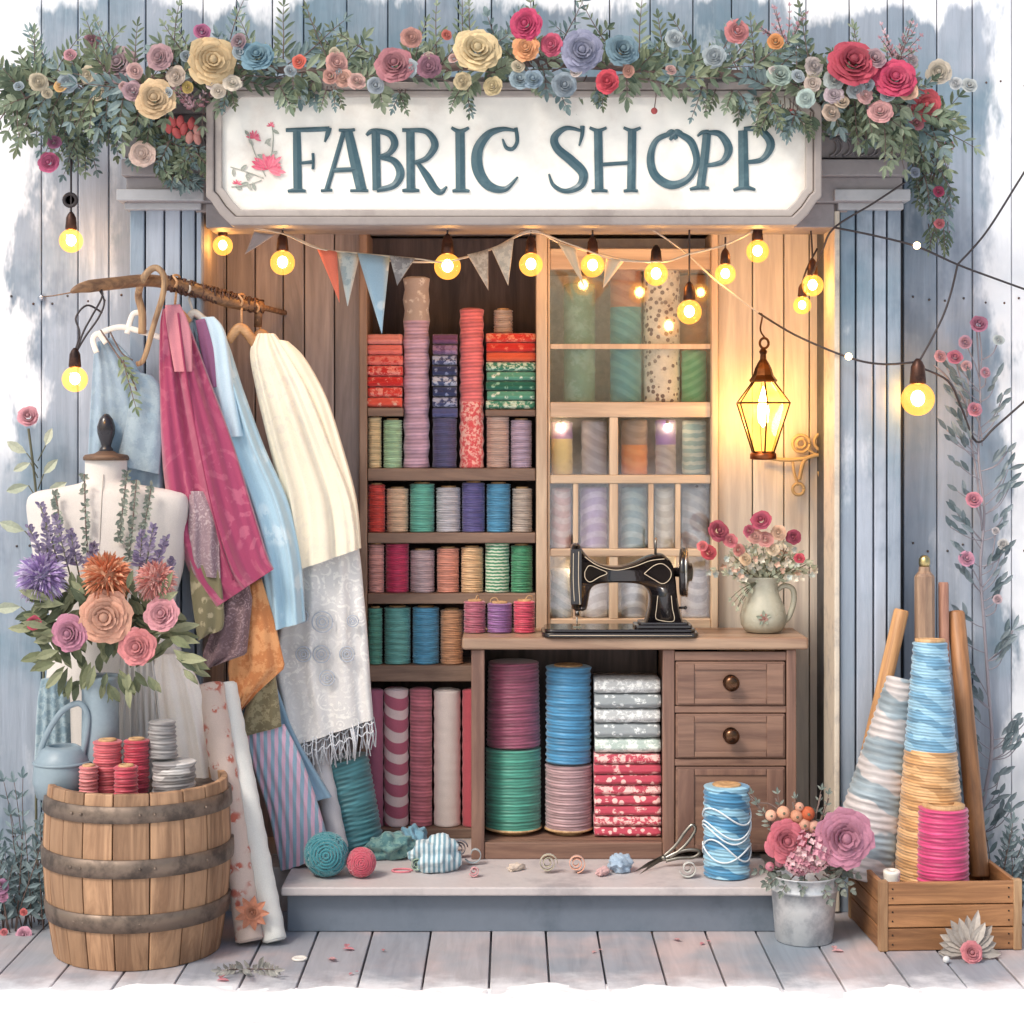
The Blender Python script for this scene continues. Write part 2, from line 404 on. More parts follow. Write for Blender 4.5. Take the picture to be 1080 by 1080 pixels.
# front step and raised floor of the recess
st = empty('porch_step', (.05, .4, 0), 'grey painted porch step with pale top under the sewing table', 'step')
xl, xr = X(302, 0), X(822, 0)
obj('riser', MB().box(xl, xr, .02, .04, .0005, .098), paint(c3(112, 122, 136), c3(86, 98, 112), amt=.7, scale=.7), st, bevel=.002)
obj('tread', MB().box(xl - .012, xr, -.012, .345, .098, .12), paint(c3(196, 188, 188), c3(148, 142, 146), amt=.7), st, bevel=.004)
obj('recess_floor', MB().box(-.81, .86, .346, .8, .03, .1195).box(xl-.23, xl, .21, .345, .0, .116), paint(c3(196, 186, 182), c3(150, 140, 138), amt=.6), st, bevel=.002)

# ---- the sign
sg = empty('shop_sign', P(541, 238, .06), 'long white sign board with dark teal serif lettering in a grey moulded frame', 'sign')
def octo(x0, x1, y0, y1, c, Yd):
    q = [(x0 + c, y1), (x0 + c*.55, y1 - c*.45), (x0 + c * .18, y1 - c), (x0, y1 - c * 1.15), (x0, y0 + c), (x0 + c, y0), (x1 - c, y0), (x1, y0 + c), (x1, y1 - c * 1.15), (x1 - c * .18, y1 - c), (x1 - c*.55, y1 - c*.45), (x1 - c, y1)]
    return [(X(u, Yd), Z(v, Yd)) for u, v in q]
YS = .04
obj('board', MB().prism(octo(228, 856, 95, 227, 22, YS), YS + .012, YS + .04), paint(c3(243, 239, 231), c3(222, 212, 202), rough=.5, scale=.6, amt=.9, bump=.08), sg)
FR = paint(c3(152, 142, 138), c3(116, 106, 104)); F2 = paint(c3(176, 166, 160), c3(132, 120, 116))
obj('frame', MB().ring(octo(218, 866, 87, 238, 26, YS), octo(226, 858, 95, 229, 23, YS), YS - .012, YS + .06), FR, sg, bevel=.004)
obj('inner_moulding', MB().ring(octo(226.4, 857.6, 95.4, 228.6, 23, YS), octo(234, 850, 102, 221, 20, YS), YS - .002, YS + .011), F2, sg, bevel=.003)
LT = [  # strokes of the lettering in sign coordinates: x, y, width
 [(312.5,136,8),(313,168,9),(313.5,200,9)], [(301,136.5,4),(325,136,5),(347,135,5)], [(346.5,134,6),(345,141,5),(342,149,2)], [(316,171.5,3),(330,170,4)], [(329.5,161,3),(330,170,3),(329.5,178,3)], [(303,201,3),(313,200,5),(322,201,3)],
 [(362,139,5),(353,170,5),(344,200,5)], [(367,138,9),(374,170,11),(381,200,11)], [(351,179,5),(375,178,5)], [(357,136.5,3),(366,137,4),(374,136,3)], [(338,200.5,3),(350,200,3)], [(369,200.5,3),(388,200.5,3)],
 [(396,138,9),(396.5,170,9),(397,200,9)], [(386,142,3),(391,138,5),(398,136.5,4)], [(397,137,5),(411,141,7),(416,151,8),(410,161,6),(399,165,4)], [(399,165,4),(415,169,7),(422,182,9),(415,195,7),(397,200,5)],
 [(432.5,137.5,9),(433,200,9)], [(424,136.5,4),(434,136.5,4)], [(424,200.5,3),(433,200,5),(442,200.5,3)], [(433,136.5,4),(450,138.5,6),(458.5,152,8),(450,166,6),(437,171,4)], [(440,171,4),(450,185,8),(458,198,8),(465,202,6),(471,196,2)],
 [(485,138,10),(485.5,200,10)], [(476,134,3),(485,138,5),(494.5,134,3)], [(477,201,3),(485,200,5),(495,201,3)],
 [(544,137,3),(530,135.5,5),(515,141,8),(504,157,11),(504,178,12),(515,195,10),(532.5,199,6),(546,186,2)], [(530,146,2),(534,155,4),(541,156,4),(545.5,148,4),(544,134,4)],
 [(614.5,132,5),(614,142,4),(611,153,2)], [(613,137,3),(597,134.5,5),(585,144,8),(588,156,9),(603,169,10),(615,182,10),(612,195,8),(597,201,5),(584,195,4),(579,183,2)],
 [(631,136,9),(632,200,9)], [(667,136,9),(666,200,9)], [(634,173,4),(664,171,4)], [(622,134,3),(631,137,4),(640,134,3)], [(658,134,3),(667,137,4),(676,134,3)], [(624,201,3),(632,200,4),(641,201,3)], [(658,201,3),(666,200,4),(673,201,3)],
 [(711,139,5),(693,147,6),(686.5,165,8),(691,184,9),(708,194.5,9),(726,188,7),(735,170,7),(730,150,8),(718,141,6),(711,139,5)], [(702,142,3),(709,139,7),(714,146,4)], [(707,147,3),(714,139,7),(721,141,3)],
 [(746,141,9),(743,170,9),(739,198,9)], [(736,143,2),(741,139,4),(748,138,4)], [(746,139,4),(760,141,7),(769,156,9),(762,170,6),(745,174,4)], [(728,199,3),(739,197,5),(748,198,3)],
 [(784,137,10),(785,197,11)], [(785,135,4),(802,136.5,7),(813.5,151,9),(805,167,6),(788,170.5,4)], [(774,200,3),(785,197,5),(797,199.5,3)]]
lt = MB(); ld = MB()
def stroke(mb, pts, yb, th, grow=0.):
    n = max(2, 9 * (len(pts) - 1)) if len(pts) > 2 else 2
    q = cat_rom(pts, n) if len(pts) > 2 else pts
    vs = []; fs = []
    for i, (x, y, w) in enumerate(q):
        xa, ya, _ = q[max(i-1, 0)]; xb, yb2, _ = q[min(i+1, len(q)-1)]
        d = math.hypot(xb-xa, yb2-ya) or 1; nx_, ny_ = -(yb2-ya)/d, (xb-xa)/d; h = w / 2 + grow
        for k, dy in ((-1, 0), (-1, -.4), (0, -1), (1, -.4), (1, 0)):
            vs.append(P(x + nx_*h*k, y + ny_*h*k, YS) * 1 + V((0, yb - YS + dy * th, 0)))
    for i in range(len(q) - 1):
        for k in range(4): fs.append((i*5+k, i*5+k+1, (i+1)*5+k+1, (i+1)*5+k))
    fs += [(0, 1, 2, 3, 4), tuple(len(q)*5 - 1 - k for k in range(5))]
    mb.add(vs, fs)
for i, s_ in enumerate(LT): stroke(lt, s_, YS + .012 - .0002 * (i % 5), .006 + .0003 * (i % 4))
obj('lettering', lt, paint(c3(66, 94, 104), c3(96, 124, 132), rough=.42, scale=4, amt=.6, bump=.05), sg)
# painted flower spray on the board beside the first letter
pg = MB(); rr = random.Random(5); PKM = plant(c3(228, 130, 146), c3(214, 92, 120), 0, .6)
for cx, cy, r_, n in ((283, 172, 17, 15), (268, 143, 8, 9), (286, 131, 5, 6), (250, 192, 5, 6)):
    pk = MB()
    for i in range(n):
        a_ = -PI * .95 + PI * 1.2 * i / n + rr.uniform(-.1, .1); b_ = P(cx, cy + r_ * .4, YS + .0108)
        pk.leaf(b_ + V((0, -.0003 * i, 0)), (math.cos(a_), 0, -math.sin(a_)), (0, -1, 0), r_ * rr.uniform(.8, 1.2) / S(YS), r_ * .3 / S(YS), 0, .0)
    obj('painted_flower', pk, PKM, sg)
for pts in ([(280,186),(268,160),(262,140)], [(278,188),(262,182),(243,176)], [(276,190),(258,196),(244,197)], [(284,178),(288,150),(287,132)]):
    q = [P(u, v, YS + .0105) for u, v in pts]; pg.tube(cat_rom([tuple(p) for p in q], 10), .0012, 5)
    for i in range(4):
        a_ = rr.uniform(0, 6.28); pg.leaf(V(q[0]).lerp(q[-1], .3 + .2 * i), (math.cos(a_), 0, math.sin(a_)), (0, -1, 0), .022, .009, 0, 0)
obj('painted_stem', pg, plant(c3(176, 176, 166), c3(150, 156, 146), 0, .6), sg)
# ================================================================= shelves, window cabinet, table and goods
WD = wood(c3(150, 122, 104), c3(116, 92, 80), 'x', .9, .55, .08); WDV = wood(c3(162, 134, 116), c3(126, 100, 86), 'z', .9, .55, .08)
CRM = wood(c3(222, 198, 170), c3(196, 168, 144), 'z', .8, .5, .06); CRX = wood(c3(222, 198, 170), c3(196, 168, 144), 'x', .8, .5, .06)
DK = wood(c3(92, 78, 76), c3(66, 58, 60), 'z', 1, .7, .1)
SF, SB = .53, .74                                  # front and back of the built-in units
cs = empty('bookcase', P(476, 887, SF), 'tall brown wooden bookcase packed with thread spools and folded cloth', 'bookcase')
zb = .1205; zt = Z(243, SF)
xa, xb, xm = X(379, SF), X(577, SF), X(571, SF)
obj('side_panel', MB().box(xa, X(387, SF), SF, SB, zb, zt), WDV, cs, bevel=.003)
obj('side_panel', MB().box(X(565.5, SF), xb, SF - .012, SB, zb, zt), CRM, cs, bevel=.003)
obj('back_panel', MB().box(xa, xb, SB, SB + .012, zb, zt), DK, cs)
SHELF = {}
for nm, y0, y1, p0, p1 in (('a', 494, 507, 387.5, 565), ('b', 562, 573, 387.5, 565), ('c', 626, 637, 387.5, 565), ('d', 702, 719, 387.5, 565), ('e', 874, 888, 387.5, 565), ('f', 430, 439, 387.5, 425), ('g', 432, 439, 512, 565)):
    z1 = Z(y0, SF); SHELF[nm] = z1
    obj('shelf', MB().box(X(p0, SF), X(p1, SF), SF + .003, SB - .001, Z(y1, SF) if nm != 'e' else zb, z1), WD, cs, bevel=.003)
# ---- goods that are round: spools of thread and rolls of cloth
def prof_thread(r0, r1, h, wraps, amp=.0011, bulge=.0):
    n = max(10, int(wraps) * 4); pr = [(r0 * .86, 0), (r0 * .97, .0018)]
    for i in range(n + 1):
        t = i / n; r = r0 + (r1 - r0) * t + bulge * math.sin(PI * t)
        pr.append((r - amp + amp * math.cos(2 * PI * i / 4 * 1.0), .004 + (h - .008) * t))
    return pr + [(r1 * .97, h - .0018), (r1 * .86, h)]
def lathe_body(r0, r1, h, wraps, amp, seed, bulge=0., tilt=.0022, n=28):
    r = random.Random(seed); ph = [r.uniform(0, 6.28) for _ in range(400)]; am = [r.uniform(.2, 1) for _ in range(400)]
    def wob(k, a, rad, z):
        e = min(1., z / .012, (h - z) / .012) if h > .03 else .3
        j = k // 9; f = (k % 9) / 9
        tz = am[j] * math.sin(a + ph[j]) * (1 - f) + am[j+1] * math.sin(a + ph[j+1]) * f
        rr_ = rad * (1 + .012 * math.sin(2 * a + ph[5]) * max(0, e)) + .0006 * math.sin(3 * a + ph[j] + k)
        return rr_, z + tilt * tz * max(0, e)
    return MB().lathe(prof_thread(r0, r1, h, wraps, amp, bulge), n, 0, wob=wob)
GSEED = [0]
CORE = wood(c3(206, 168, 124), c3(176, 136, 96), 'z', 1.5, .6, .05); HOLE = paint(c3(70, 50, 40), rough=.8)
def cyl(name, cat, label, group, px0, px1, pyt, z0, Yf, mats, core='wood', r1k=1., amp=None, wraps=None, tilt=None, loc=None, rot=None, h=None, bulge=0., base=False):
    """a wound spool or a cloth roll standing on z0 with its front at depth Yf"""
    GSEED[0] += 1
    r = (px1 - px0) / 2 / S(Yf + .03); Yc = Yf + r
    r = (px1 - px0) / 2 / S(Yc)
    c = V((X((px0 + px1) / 2, Yc), Yc, z0)) if loc is None else V(loc)
    if h is None: h = Z(pyt, Yc) - z0
    th = name == 'thread_spool'
    wr = wraps or (h / .0075 if th else h / .03)
    hb = .012 if base else 0.
    body = lathe_body(r, r * r1k, h - hb, wr, (.0012 if th else .0006) if amp is None else amp, GSEED[0], bulge, (.0026 if th else .0012) if tilt is None else tilt)
    if base: body.v = [v + V((0, 0, hb)) for v in body.v]
    m = mats if isinstance(mats, (list, tuple)) else [mats]
    o = obj(name, body, list(m), local=True, loc=c, rot=rot); tag(o, label, cat, group)
    if not rot: o.rotation_euler.z = R.uniform(0, 6.28)
    if len(m) > 1:                                   # two-tone: second material above a given share of the height
        for p in o.data.polygons:
            if p.center.z > h * cyl.split: p.material_index = 1
    rc = r * r1k * .62
    if core == 'wood':
        k = MB().lathe([(rc, h - .004), (rc, h + .003), (rc * .94, h + .0045), (rc * .5, h + .0045), (rc * .45, h + .003), (1e-6, h + .002)], 24)
        obj('core', k, CORE, o, local=True)
    elif core == 'rolled':
        k = MB()
        for q in range(4): k.tube([(math.cos(a) * (rc * 1.3 - rc * .3 * (q + a / 6.283)), math.sin(a) * (rc * 1.3 - rc * .3 * (q + a / 6.283)), h + .0004) for a in [2 * PI * i / 20 for i in range(21)]], .0016, 5)
        obj('rolled_end', k, m[-1], o, local=True)
    if base:
        obj('spool_base', MB().lathe([(r*.62, -.0005), (r*.64, .006), (r*.5, .009), (r*.5, hb+.001)], 24).lathe([(r*.98, hb-.001), (r*1.03, hb+.001), (r*1.03, hb+.004), (r*.98, hb+.006)], 28, 0), CORE, o, local=True)
    return o
cyl.split = .5
TH = lambda r, g, b, **k: thread(c3(r, g, b), **k)
def spool(p0, p1, yt, z0, Yf, mat, label, group='thread spools in the bookcase', **k):
    return cyl('thread_spool', 'thread spool', label, group, p0, p1, yt, z0, Yf, mat, **k)
def roll(p0, p1, yt, z0, Yf, mat, label, group='cloth rolls in the bookcase', **k):
    k.setdefault('core', 'rolled')
    return cyl('fabric_roll', 'fabric roll', label, group, p0, p1, yt, z0, Yf, mat, **k)
YF = SF + .012
# shelf under the folded stacks
A = SHELF['a']
cyl.split = .78
roll(425, 453.5, 293, A, YF, [thread(c3(206, 168, 190), None, .5, rough=.75), fabric(c3(176, 160, 152), c3(214, 204, 196), 'floral', 1.2)], 'tallest lilac cloth roll with a grey patterned top end', wraps=9, amp=.002)
cyl.split = .42
roll(484.5, 510.5, 326, A, YF, [fabric(c3(226, 92, 96), c3(246, 190, 178), 'mottle', 2), thread(c3(232, 120, 124), None, .5, rough=.75)], 'tall coral cloth roll with red speckled lower half', wraps=12, amp=.0016)
roll(456, 482, 441, A, YF, TH(76, 76, 120), 'indigo roll directly under the navy folded stack', core=None)
spool(388, 402.5, 440, A, YF, TH(222, 196, 152), 'narrow cream spool beside the mint spool, under the red folded stack')
spool(404, 424.5, 443, A, YF, TH(170, 208, 168), 'mint green spool at the foot of the tall lilac roll')
spool(513, 537.5, 439, A, YF, TH(206, 172, 158), 'dusty beige spool beside the tall coral roll, above the indigo and blue spools')
spool(538.5, 561, 443, A, YF, TH(192, 168, 190), 'pale mauve spool under the green folded stack')
B = SHELF['b']
for a_ in ((388, 406.5, 511, (214, 66, 58), 'bright red spool on the shelf with the indigo spool'), (407.5, 431, 515, (226, 190, 160), 'peach beige spool between the bright red and jade spools'),
           (432, 458.5, 510, (98, 178, 160), 'jade spool on the shelf with the bright red spool'), (460, 486, 514, (190, 186, 194), 'light grey spool between the jade and indigo spools'),
           (487, 511.5, 509, (92, 86, 146), 'indigo spool beside the cornflower blue spool'), (513, 538.5, 510, (78, 150, 190), 'cornflower blue spool next to the indigo spool'), (540, 561.5, 515, (188, 172, 160), 'taupe spool at the end beyond the cornflower blue spool')):
    spool(a_[0], a_[1], a_[2], B, YF, TH(*a_[3]), a_[4])
Cc = SHELF['c']
for a_ in ((388, 405.5, 574, (222, 160, 154), 'narrow rose pink spool beside the magenta spool'), (406.5, 431.5, 573, (204, 48, 96), 'magenta spool on the shelf of pinks and peaches'), (432.5, 458.5, 580, (198, 172, 178), 'short mauve grey spool beside the magenta spool'),
           (460.5, 484.5, 578, (226, 150, 128), 'salmon spool between the mauve grey and apricot spools'), (486, 510, 577, (232, 188, 142), 'apricot spool next to the green and white banded roll'), (538.5, 562, 575, (70, 150, 108), 'emerald spool beside the green and white banded roll')):
    spool(a_[0], a_[1], a_[2], Cc, YF, TH(*a_[3]), a_[4])
roll(511.5, 537.5, 571, Cc, YF, fabric(c3(84, 146, 112), c3(222, 230, 208), 'band', 2.4), 'small roll with wavy green and white bands')
D = SHELF['d']
for a_ in ((388, 403.5, 641, (92, 164, 146), 'narrow sea green spool at the end of the lowest spool shelf'), (405, 433.5, 640, (112, 184, 178), 'aqua spool beside the sky blue spool'), (435, 463.5, 640, (88, 164, 204), 'sky blue spool beside the aqua spool'), (464.5, 488.5, 643, (216, 158, 118), 'tan spool beside the sky blue spool, partly behind the table top')):
    spool(a_[0], a_[1], a_[2], D, YF, TH(*a_[3]), a_[4])
E = SHELF['e']
roll(387.5, 404.5, 727, E, YF, fabric(c3(176, 106, 132)), 'dark mauve cloth roll at the end of the bottom shelf')
roll(405, 431, 726, E, YF, fabric(c3(196, 108, 132), c3(242, 218, 218), 'diag', .55), 'cloth roll with broad pink and white diagonal stripes')
roll(432, 456, 726, E, YF, thread(c3(212, 124, 140), None, .5, rough=.7), 'plain dusty rose roll on the bottom shelf', wraps=9)
roll(457.5, 486, 727, E, YF, fabric(c3(248, 234, 228)), 'creamy blush cloth roll on the bottom shelf')
roll(487.5, 508, 727, E, YF, fabric(c3(196, 88, 100)), 'deep red roll half hidden by the table leg')
# ---- folded cloth
def folded(px0, px1, Yf, z0, h, depth, mats, label, group, seed):
    """one folded length of cloth: a soft slab whose folded edge faces out"""
    r = random.Random(seed); xa_, xb_ = X(px0, Yf) + r.uniform(0, .003), X(px1, Yf) - r.uniform(0, .003); mb = MB(); nx_ = 14; sec = []
    yf = Yf + r.uniform(-.002, .005); hh = h * .5
    for i in range(7):
        a_ = -PI / 2 - PI * i / 6; sec.append((yf + hh + hh * math.cos(a_) * 1.15, hh + hh * .97 * math.sin(a_)))
    sec = [(yf + depth, .0006)] + sec + [(yf + depth, h - .0006)]
    sec.insert(5, (yf + hh * .16, hh)); n = len(sec); ph = r.uniform(0, 6)
    vs = []
    for i in range(nx_ + 1):
        x = xa_ + (xb_ - xa_) * i / nx_; e = .93 if i in (0, nx_) else 1
        for k, (y, z) in enumerate(sec):
            w = .0012 * math.sin(i * 1.3 + ph + k) + .0009 * math.sin(i * 2.9 + ph * 2)
            vs.append((x, y + w + (1 - e) * .02, z0 + hh + (z - hh) * e + (w * .35 if 0 < k < n - 1 else 0)))
    fs = [(i*n+k, i*n+(k+1) % n, (i+1)*n+(k+1) % n, (i+1)*n+k) for i in range(nx_) for k in range(n)]
    fs += [tuple(range(n-1, -1, -1)), tuple(range(nx_*n, nx_*n+n))]
    mb.add(vs, fs, 0, True)
    return tag(obj('folded_cloth', mb, mats), label, 'folded cloth', group)
ORD = ['topmost', 'second from top', 'third from top', 'fourth from top', 'fifth from top', 'sixth from top', 'seventh from top', 'eighth from top', 'ninth from top']
def stack(px0, px1, pyt, z0, Yf, depth, items, where, group):
    n = len(items); zt_ = Z(pyt, Yf + .01); h = (zt_ - z0) / n
    for i, (mat, desc) in enumerate(items):
        folded(px0, px1, Yf, z0 + (n - 1 - i) * h + .0004, h - .0008, depth, mat, '%s, %s in %s' % (desc.replace('folded cloth', 'cloth'), ORD[i].replace(' from top', ''), where), group, 40 + i + int(px0))
FB = lambda c, c2=None, p=None, s=1.: fabric(c3(*c), c3(*c2) if c2 else None, p, s)
pinkc, coral, redp = FB((222, 140, 130)), FB((224, 120, 112)), FB((206, 52, 50), (238, 150, 138), 'mottle', 1.6)
stack(386.5, 424.5, 352, SHELF['f'], YF, .15, [(pinkc, 'Dusty pink folded cloth'), (coral, 'Coral folded cloth'), (FB((228, 128, 118), (206, 70, 66), 'mottle', 1.4), 'Blotchy coral folded cloth'), (redp, 'Speckled red folded cloth'), (FB((204, 48, 46), (240, 170, 150), 'floral', 1.6), 'Floral red folded cloth'), (FB((214, 66, 58), (240, 160, 146), 'mottle', 1.3), 'Speckled scarlet folded cloth'), (FB((222, 92, 76), (240, 190, 170), 'floral', 1.4), 'Floral orange red folded cloth')], 'the red stack beside the tall lilac roll', 'folded red cloths')
nv, nv2 = FB((66, 72, 112), (170, 176, 204), 'mottle', 1.5), FB((54, 62, 100), (140, 150, 186), 'floral', 1.5)
stack(455.5, 482.5, 352, Z(441, YF) + .0008, YF, .06, [(FB((112, 72, 108)), 'Plum folded cloth'), (FB((104, 76, 116), (150, 120, 156), 'mottle'), 'Speckled plum folded cloth'), (nv, 'Speckled navy folded cloth'), (nv2, 'Floral navy folded cloth'), (FB((72, 84, 122), (190, 196, 216), 'mottle', 1.3), 'Pale speckled blue folded cloth'), (nv2, 'Floral navy folded cloth'), (nv, 'Speckled navy folded cloth'), (FB((84, 88, 134)), 'Plain indigo folded cloth')], 'the navy stack between the two tall rolls', 'folded navy cloths')
rd, gn, gl = FB((214, 60, 48), (240, 150, 120), 'mottle', 1.4), FB((58, 128, 104), (206, 226, 206), 'mottle', 1.5), FB((96, 160, 136), (226, 236, 220), 'floral', 1.5)
stack(512.5, 565, 351, SHELF['g'], YF, .15, [(rd, 'Speckled red folded cloth'), (FB((208, 52, 44), (236, 120, 96), 'floral', 1.4), 'Floral red folded cloth'), (FB((220, 96, 66)), 'Plain orange folded cloth'), (gn, 'Speckled green folded cloth'), (gl, 'Mint floral folded cloth'), (FB((44, 108, 90), (150, 196, 170), 'floral', 1.5), 'Dark green floral folded cloth'), (gl, 'Mint floral folded cloth'), (FB((70, 140, 114), (210, 226, 206), 'mottle', 1.2), 'Speckled sea green folded cloth')], 'the red and green stack', 'folded red and green cloths')
spool(520.5, 541, 327, Z(351, YF + .01) + .0008, YF + .03, TH(190, 166, 150), 'small beige spool standing on top of the red and green folded stack')

# ---- window cabinet
wc = empty('window_cabinet', P(664, 665, SF), 'cream window cabinet with small panes showing pastel cloth rolls inside', 'cabinet')
W0, W1 = X(577.5, SF), X(757, SF); wz0, wz1 = Z(663, SF), zt
obj('frame', MB().box(W0, X(580, SF), SF, SF + .03, wz0, wz1).box(X(750, SF), W1, SF - .012, SF + .03, wz0, wz1), CRM, wc, bevel=.003)
obj('side_panel', MB().box(X(752, SF), W1 - .001, SF + .031, SB, wz0, wz1), CRM, wc)
obj('back_panel', MB().box(W0, W1 - .001, SB, SB + .01, wz0 - .04, wz1), paint(c3(240, 236, 230), rough=.8), wc)
RAIL = {}
for nm, y0, y1, full in (('top', 262, 284, 1), ('u', 424, 440, 1), ('v', 501, 510, 1), ('w', 579, 587, 1), ('x', 653, 663, 1)):
    z1 = Z(y0, SF); RAIL[nm] = z1
    obj('rail', MB().box(X(580.2, SF), X(749.8, SF), SF + .001, SB - .001, Z(y1, SF), z1), CRX, wc, bevel=.003)
mu = MB()
mu.box(X(580.2, SF), X(749.8, SF), SF + .006, SF + .018, Z(368, SF), Z(362.5, SF))
for p0_, p1_, a_, b_ in ((643, 652, 'u', 'x'), (604.5, 610, 'v', 'x'), (684, 689.5, 'v', 'x'), (712.5, 718, 'v', 'x')):
    lv = ['u', 'v', 'w', 'x']
    for s_, e_ in zip(lv[lv.index(a_):], lv[lv.index(a_) + 1:]):
        bot = {'v': 501, 'w': 579, 'x': 653}[e_]; top_ = {'u': 440, 'v': 510, 'w': 587}[s_]
        mu.box(X(p0_, SF), X(p1_, SF), SF + .004, SF + (.2 if p0_ == 643 else .022), Z(bot, SF), Z(top_, SF))
obj('glazing_bar', mu, CRM, wc, bevel=.002)
pn = glass((.96, .97, .98, 1), .12, gloss=.11)
for (a_, b_, y0, y1) in ((580, 750, 284, 424), (580, 642.5, 440, 501), (652.5, 750, 440, 501), (580, 642.5, 510, 579), (652.5, 750, 510, 579), (580, 642.5, 587, 653), (652.5, 750, 587, 653)):
    obj('pane', MB().box(X(a_, SF), X(b_, SF), SF + .019, SF + .0205, Z(y1, SF), Z(y0, SF)), pn, wc)
G2 = 'pastel rolls behind the window panes'; YG = SF + .03
roll(594, 628, 300, RAIL['u'], YG, fabric(c3(122, 158, 140), c3(146, 178, 164), 'mottle', .35), 'sage green cloth roll behind the top window panes', G2)
cyl.split = .68
roll(643, 677, 279, RAIL['u'], YG, [fabric(c3(86, 148, 156), c3(105, 165, 169), 'diag', 1.), fabric(c3(176, 124, 104), c3(189, 142, 120), 'diag', .8)], 'teal roll with a brown wrapped top behind the window', G2)
roll(678.5, 717, 284, RAIL['u'], YG, fabric(c3(240, 230, 214), c3(120, 96, 96), 'dots', 1.), 'tall cream roll printed with small dark flowers', G2)
roll(718.5, 745, 370, RAIL['u'], YG, fabric(c3(96, 164, 116), c3(120, 180, 134), 'diag', 1.3), 'short green roll behind the top panes beside the flowered roll', G2)
roll(716, 746, 291, RAIL['u'], YG + .095, fabric(c3(212, 150, 94), c3(218, 163, 110), 'diag', .8), 'ochre roll standing behind the short green roll', G2)
z_ = RAIL['v']
roll(581, 604, 445, z_, YG, [fabric(c3(240, 214, 150)), fabric(c3(180, 140, 186), c3(195, 159, 198), 'diag', 1.2)], 'roll with purple top and pale yellow foot', G2)
roll(613, 640.5, 444, z_, YG, fabric(c3(170, 160, 164), c3(185, 176, 179), 'diag', 1.), 'silver grey diagonal wrapped roll beside the purple topped roll', G2)
cyl.split = .55
roll(655, 683, 443, z_, YG, [fabric(c3(224, 142, 84), c3(230, 157, 100), 'diag', 1.), fabric(c3(150, 130, 118), c3(165, 145, 132), 'diag', 1.)], 'roll with orange foot and brown grey top behind the window', G2)
roll(691, 713, 443, z_, YG, [fabric(c3(190, 182, 180), c3(174, 166, 166), 'diag', 1.2), fabric(c3(142, 112, 182))], 'roll with violet top and grey foot behind the window', G2)
roll(719, 745, 444, z_, YG, fabric(c3(158, 186, 182), c3(208, 216, 204), 'band', 1.), 'pale aqua roll in the window, beside the violet topped roll', G2)
z_ = RAIL['w']
for p0_, p1_, y_, c_, c2_, lb in ((581, 602.5, 515, (232, 190, 184), (244, 222, 214), 'blush pink roll in the panes above the sewing machine head'), (612, 640.5, 514, (190, 168, 204), (222, 206, 226), 'pale lilac roll in the middle window row'), (655, 682, 514, (148, 172, 178), (190, 204, 202), 'blue grey roll in the middle window row'), (690.5, 711, 515, (214, 200, 178), (234, 224, 206), 'oatmeal roll in the middle window row'), (719, 746, 514, (176, 180, 186), (212, 212, 212), 'light steel grey roll in the middle window row')):
    roll(p0_, p1_, y_, z_, YG, fabric(c3(*c_), c3(*[int(x + (y - x) * .9) for x, y in zip(c_, c2_)]), 'diag', .9), lb, G2)
z_ = RAIL['x']
for p0_, p1_, y_, c_, lb in ((581, 603, 600, (176, 186, 194), 'ice blue roll in the lowest panes behind the machine head'), (612, 640.5, 601, (200, 192, 194), 'pearl grey roll in the lowest panes under the machine arm'), (655, 682, 600, (186, 188, 196), 'pale slate roll seen through the sewing machine arch'), (719, 746, 601, (180, 176, 184), 'lavender grey roll in the lowest panes behind the handwheel')):
    roll(p0_, p1_, y_, z_, YG, fabric(c3(*c_), c3(*[int(x * .5 + 122) for x in c_]), 'diag', .9), lb, G2)

# ---- sewing table
TF = .27; TZ = Z(672.5, TF)
tb = empty('sewing_table', P(670, 900, TF), 'brown wooden sewing table with two knobbed drawers and a cupboard door', 'table')
TW = wood(c3(146, 112, 94), c3(112, 82, 70), 'x', .9, .5, .06, coat=.15); TV = wood(c3(142, 108, 92), c3(110, 80, 70), 'z', .9, .5, .06, coat=.1); TT = wood(c3(176, 146, 122), c3(136, 106, 88), 'x', .8, .45, .04, coat=.2)
tk = Z(673, TF) - Z(686, TF)
obj('table_top', MB().box(X(487, TF), X(853, TF), TF, .525, TZ - tk, TZ), TT, tb, bevel=.008, seg=3)
LF = TF + .012; zl = .1202
zu = TZ - tk - .0008
for p0_, p1_ in ((497, 511), (699, 711.5), (829.5, 840)):
    obj('leg_post', MB().box(X(p0_, LF), X(p1_, LF), LF, LF + .03, zl, zu), TV, tb, bevel=.003)
obj('side_panel', MB().box(X(498, LF), X(509, LF), LF + .031, .52, zl, zu), TV, tb); obj('side_panel', MB().box(X(702, LF), X(710, LF), LF + .031, .52, zl, zu), TV, tb)
obj('side_panel', MB().box(X(831, LF), X(839.5, LF), LF + .031, .52, zl, zu), TV, tb)
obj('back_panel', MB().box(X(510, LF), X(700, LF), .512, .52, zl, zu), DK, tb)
zd = Z(888, LF)
obj('bottom_rail', MB().box(X(511.2, LF), X(698.8, LF), LF + .003, LF + .02, zl, zd - .002), TW, tb, bevel=.003)
obj('bottom_board', MB().box(X(511.2, LF), X(698.8, LF), LF + .021, .511, zd - .02, zd), TW, tb)
cf = MB()
for y0, y1 in ((687.5, 697), (745, 752), (801, 808)): cf.box(X(711.7, LF), X(829.3, LF), LF + .003, LF + .02, Z(y1, LF), Z(y0, LF))
obj('drawer_rail', cf, TW, tb, bevel=.002)
KN = metal(c3(96, 70, 54), .3)
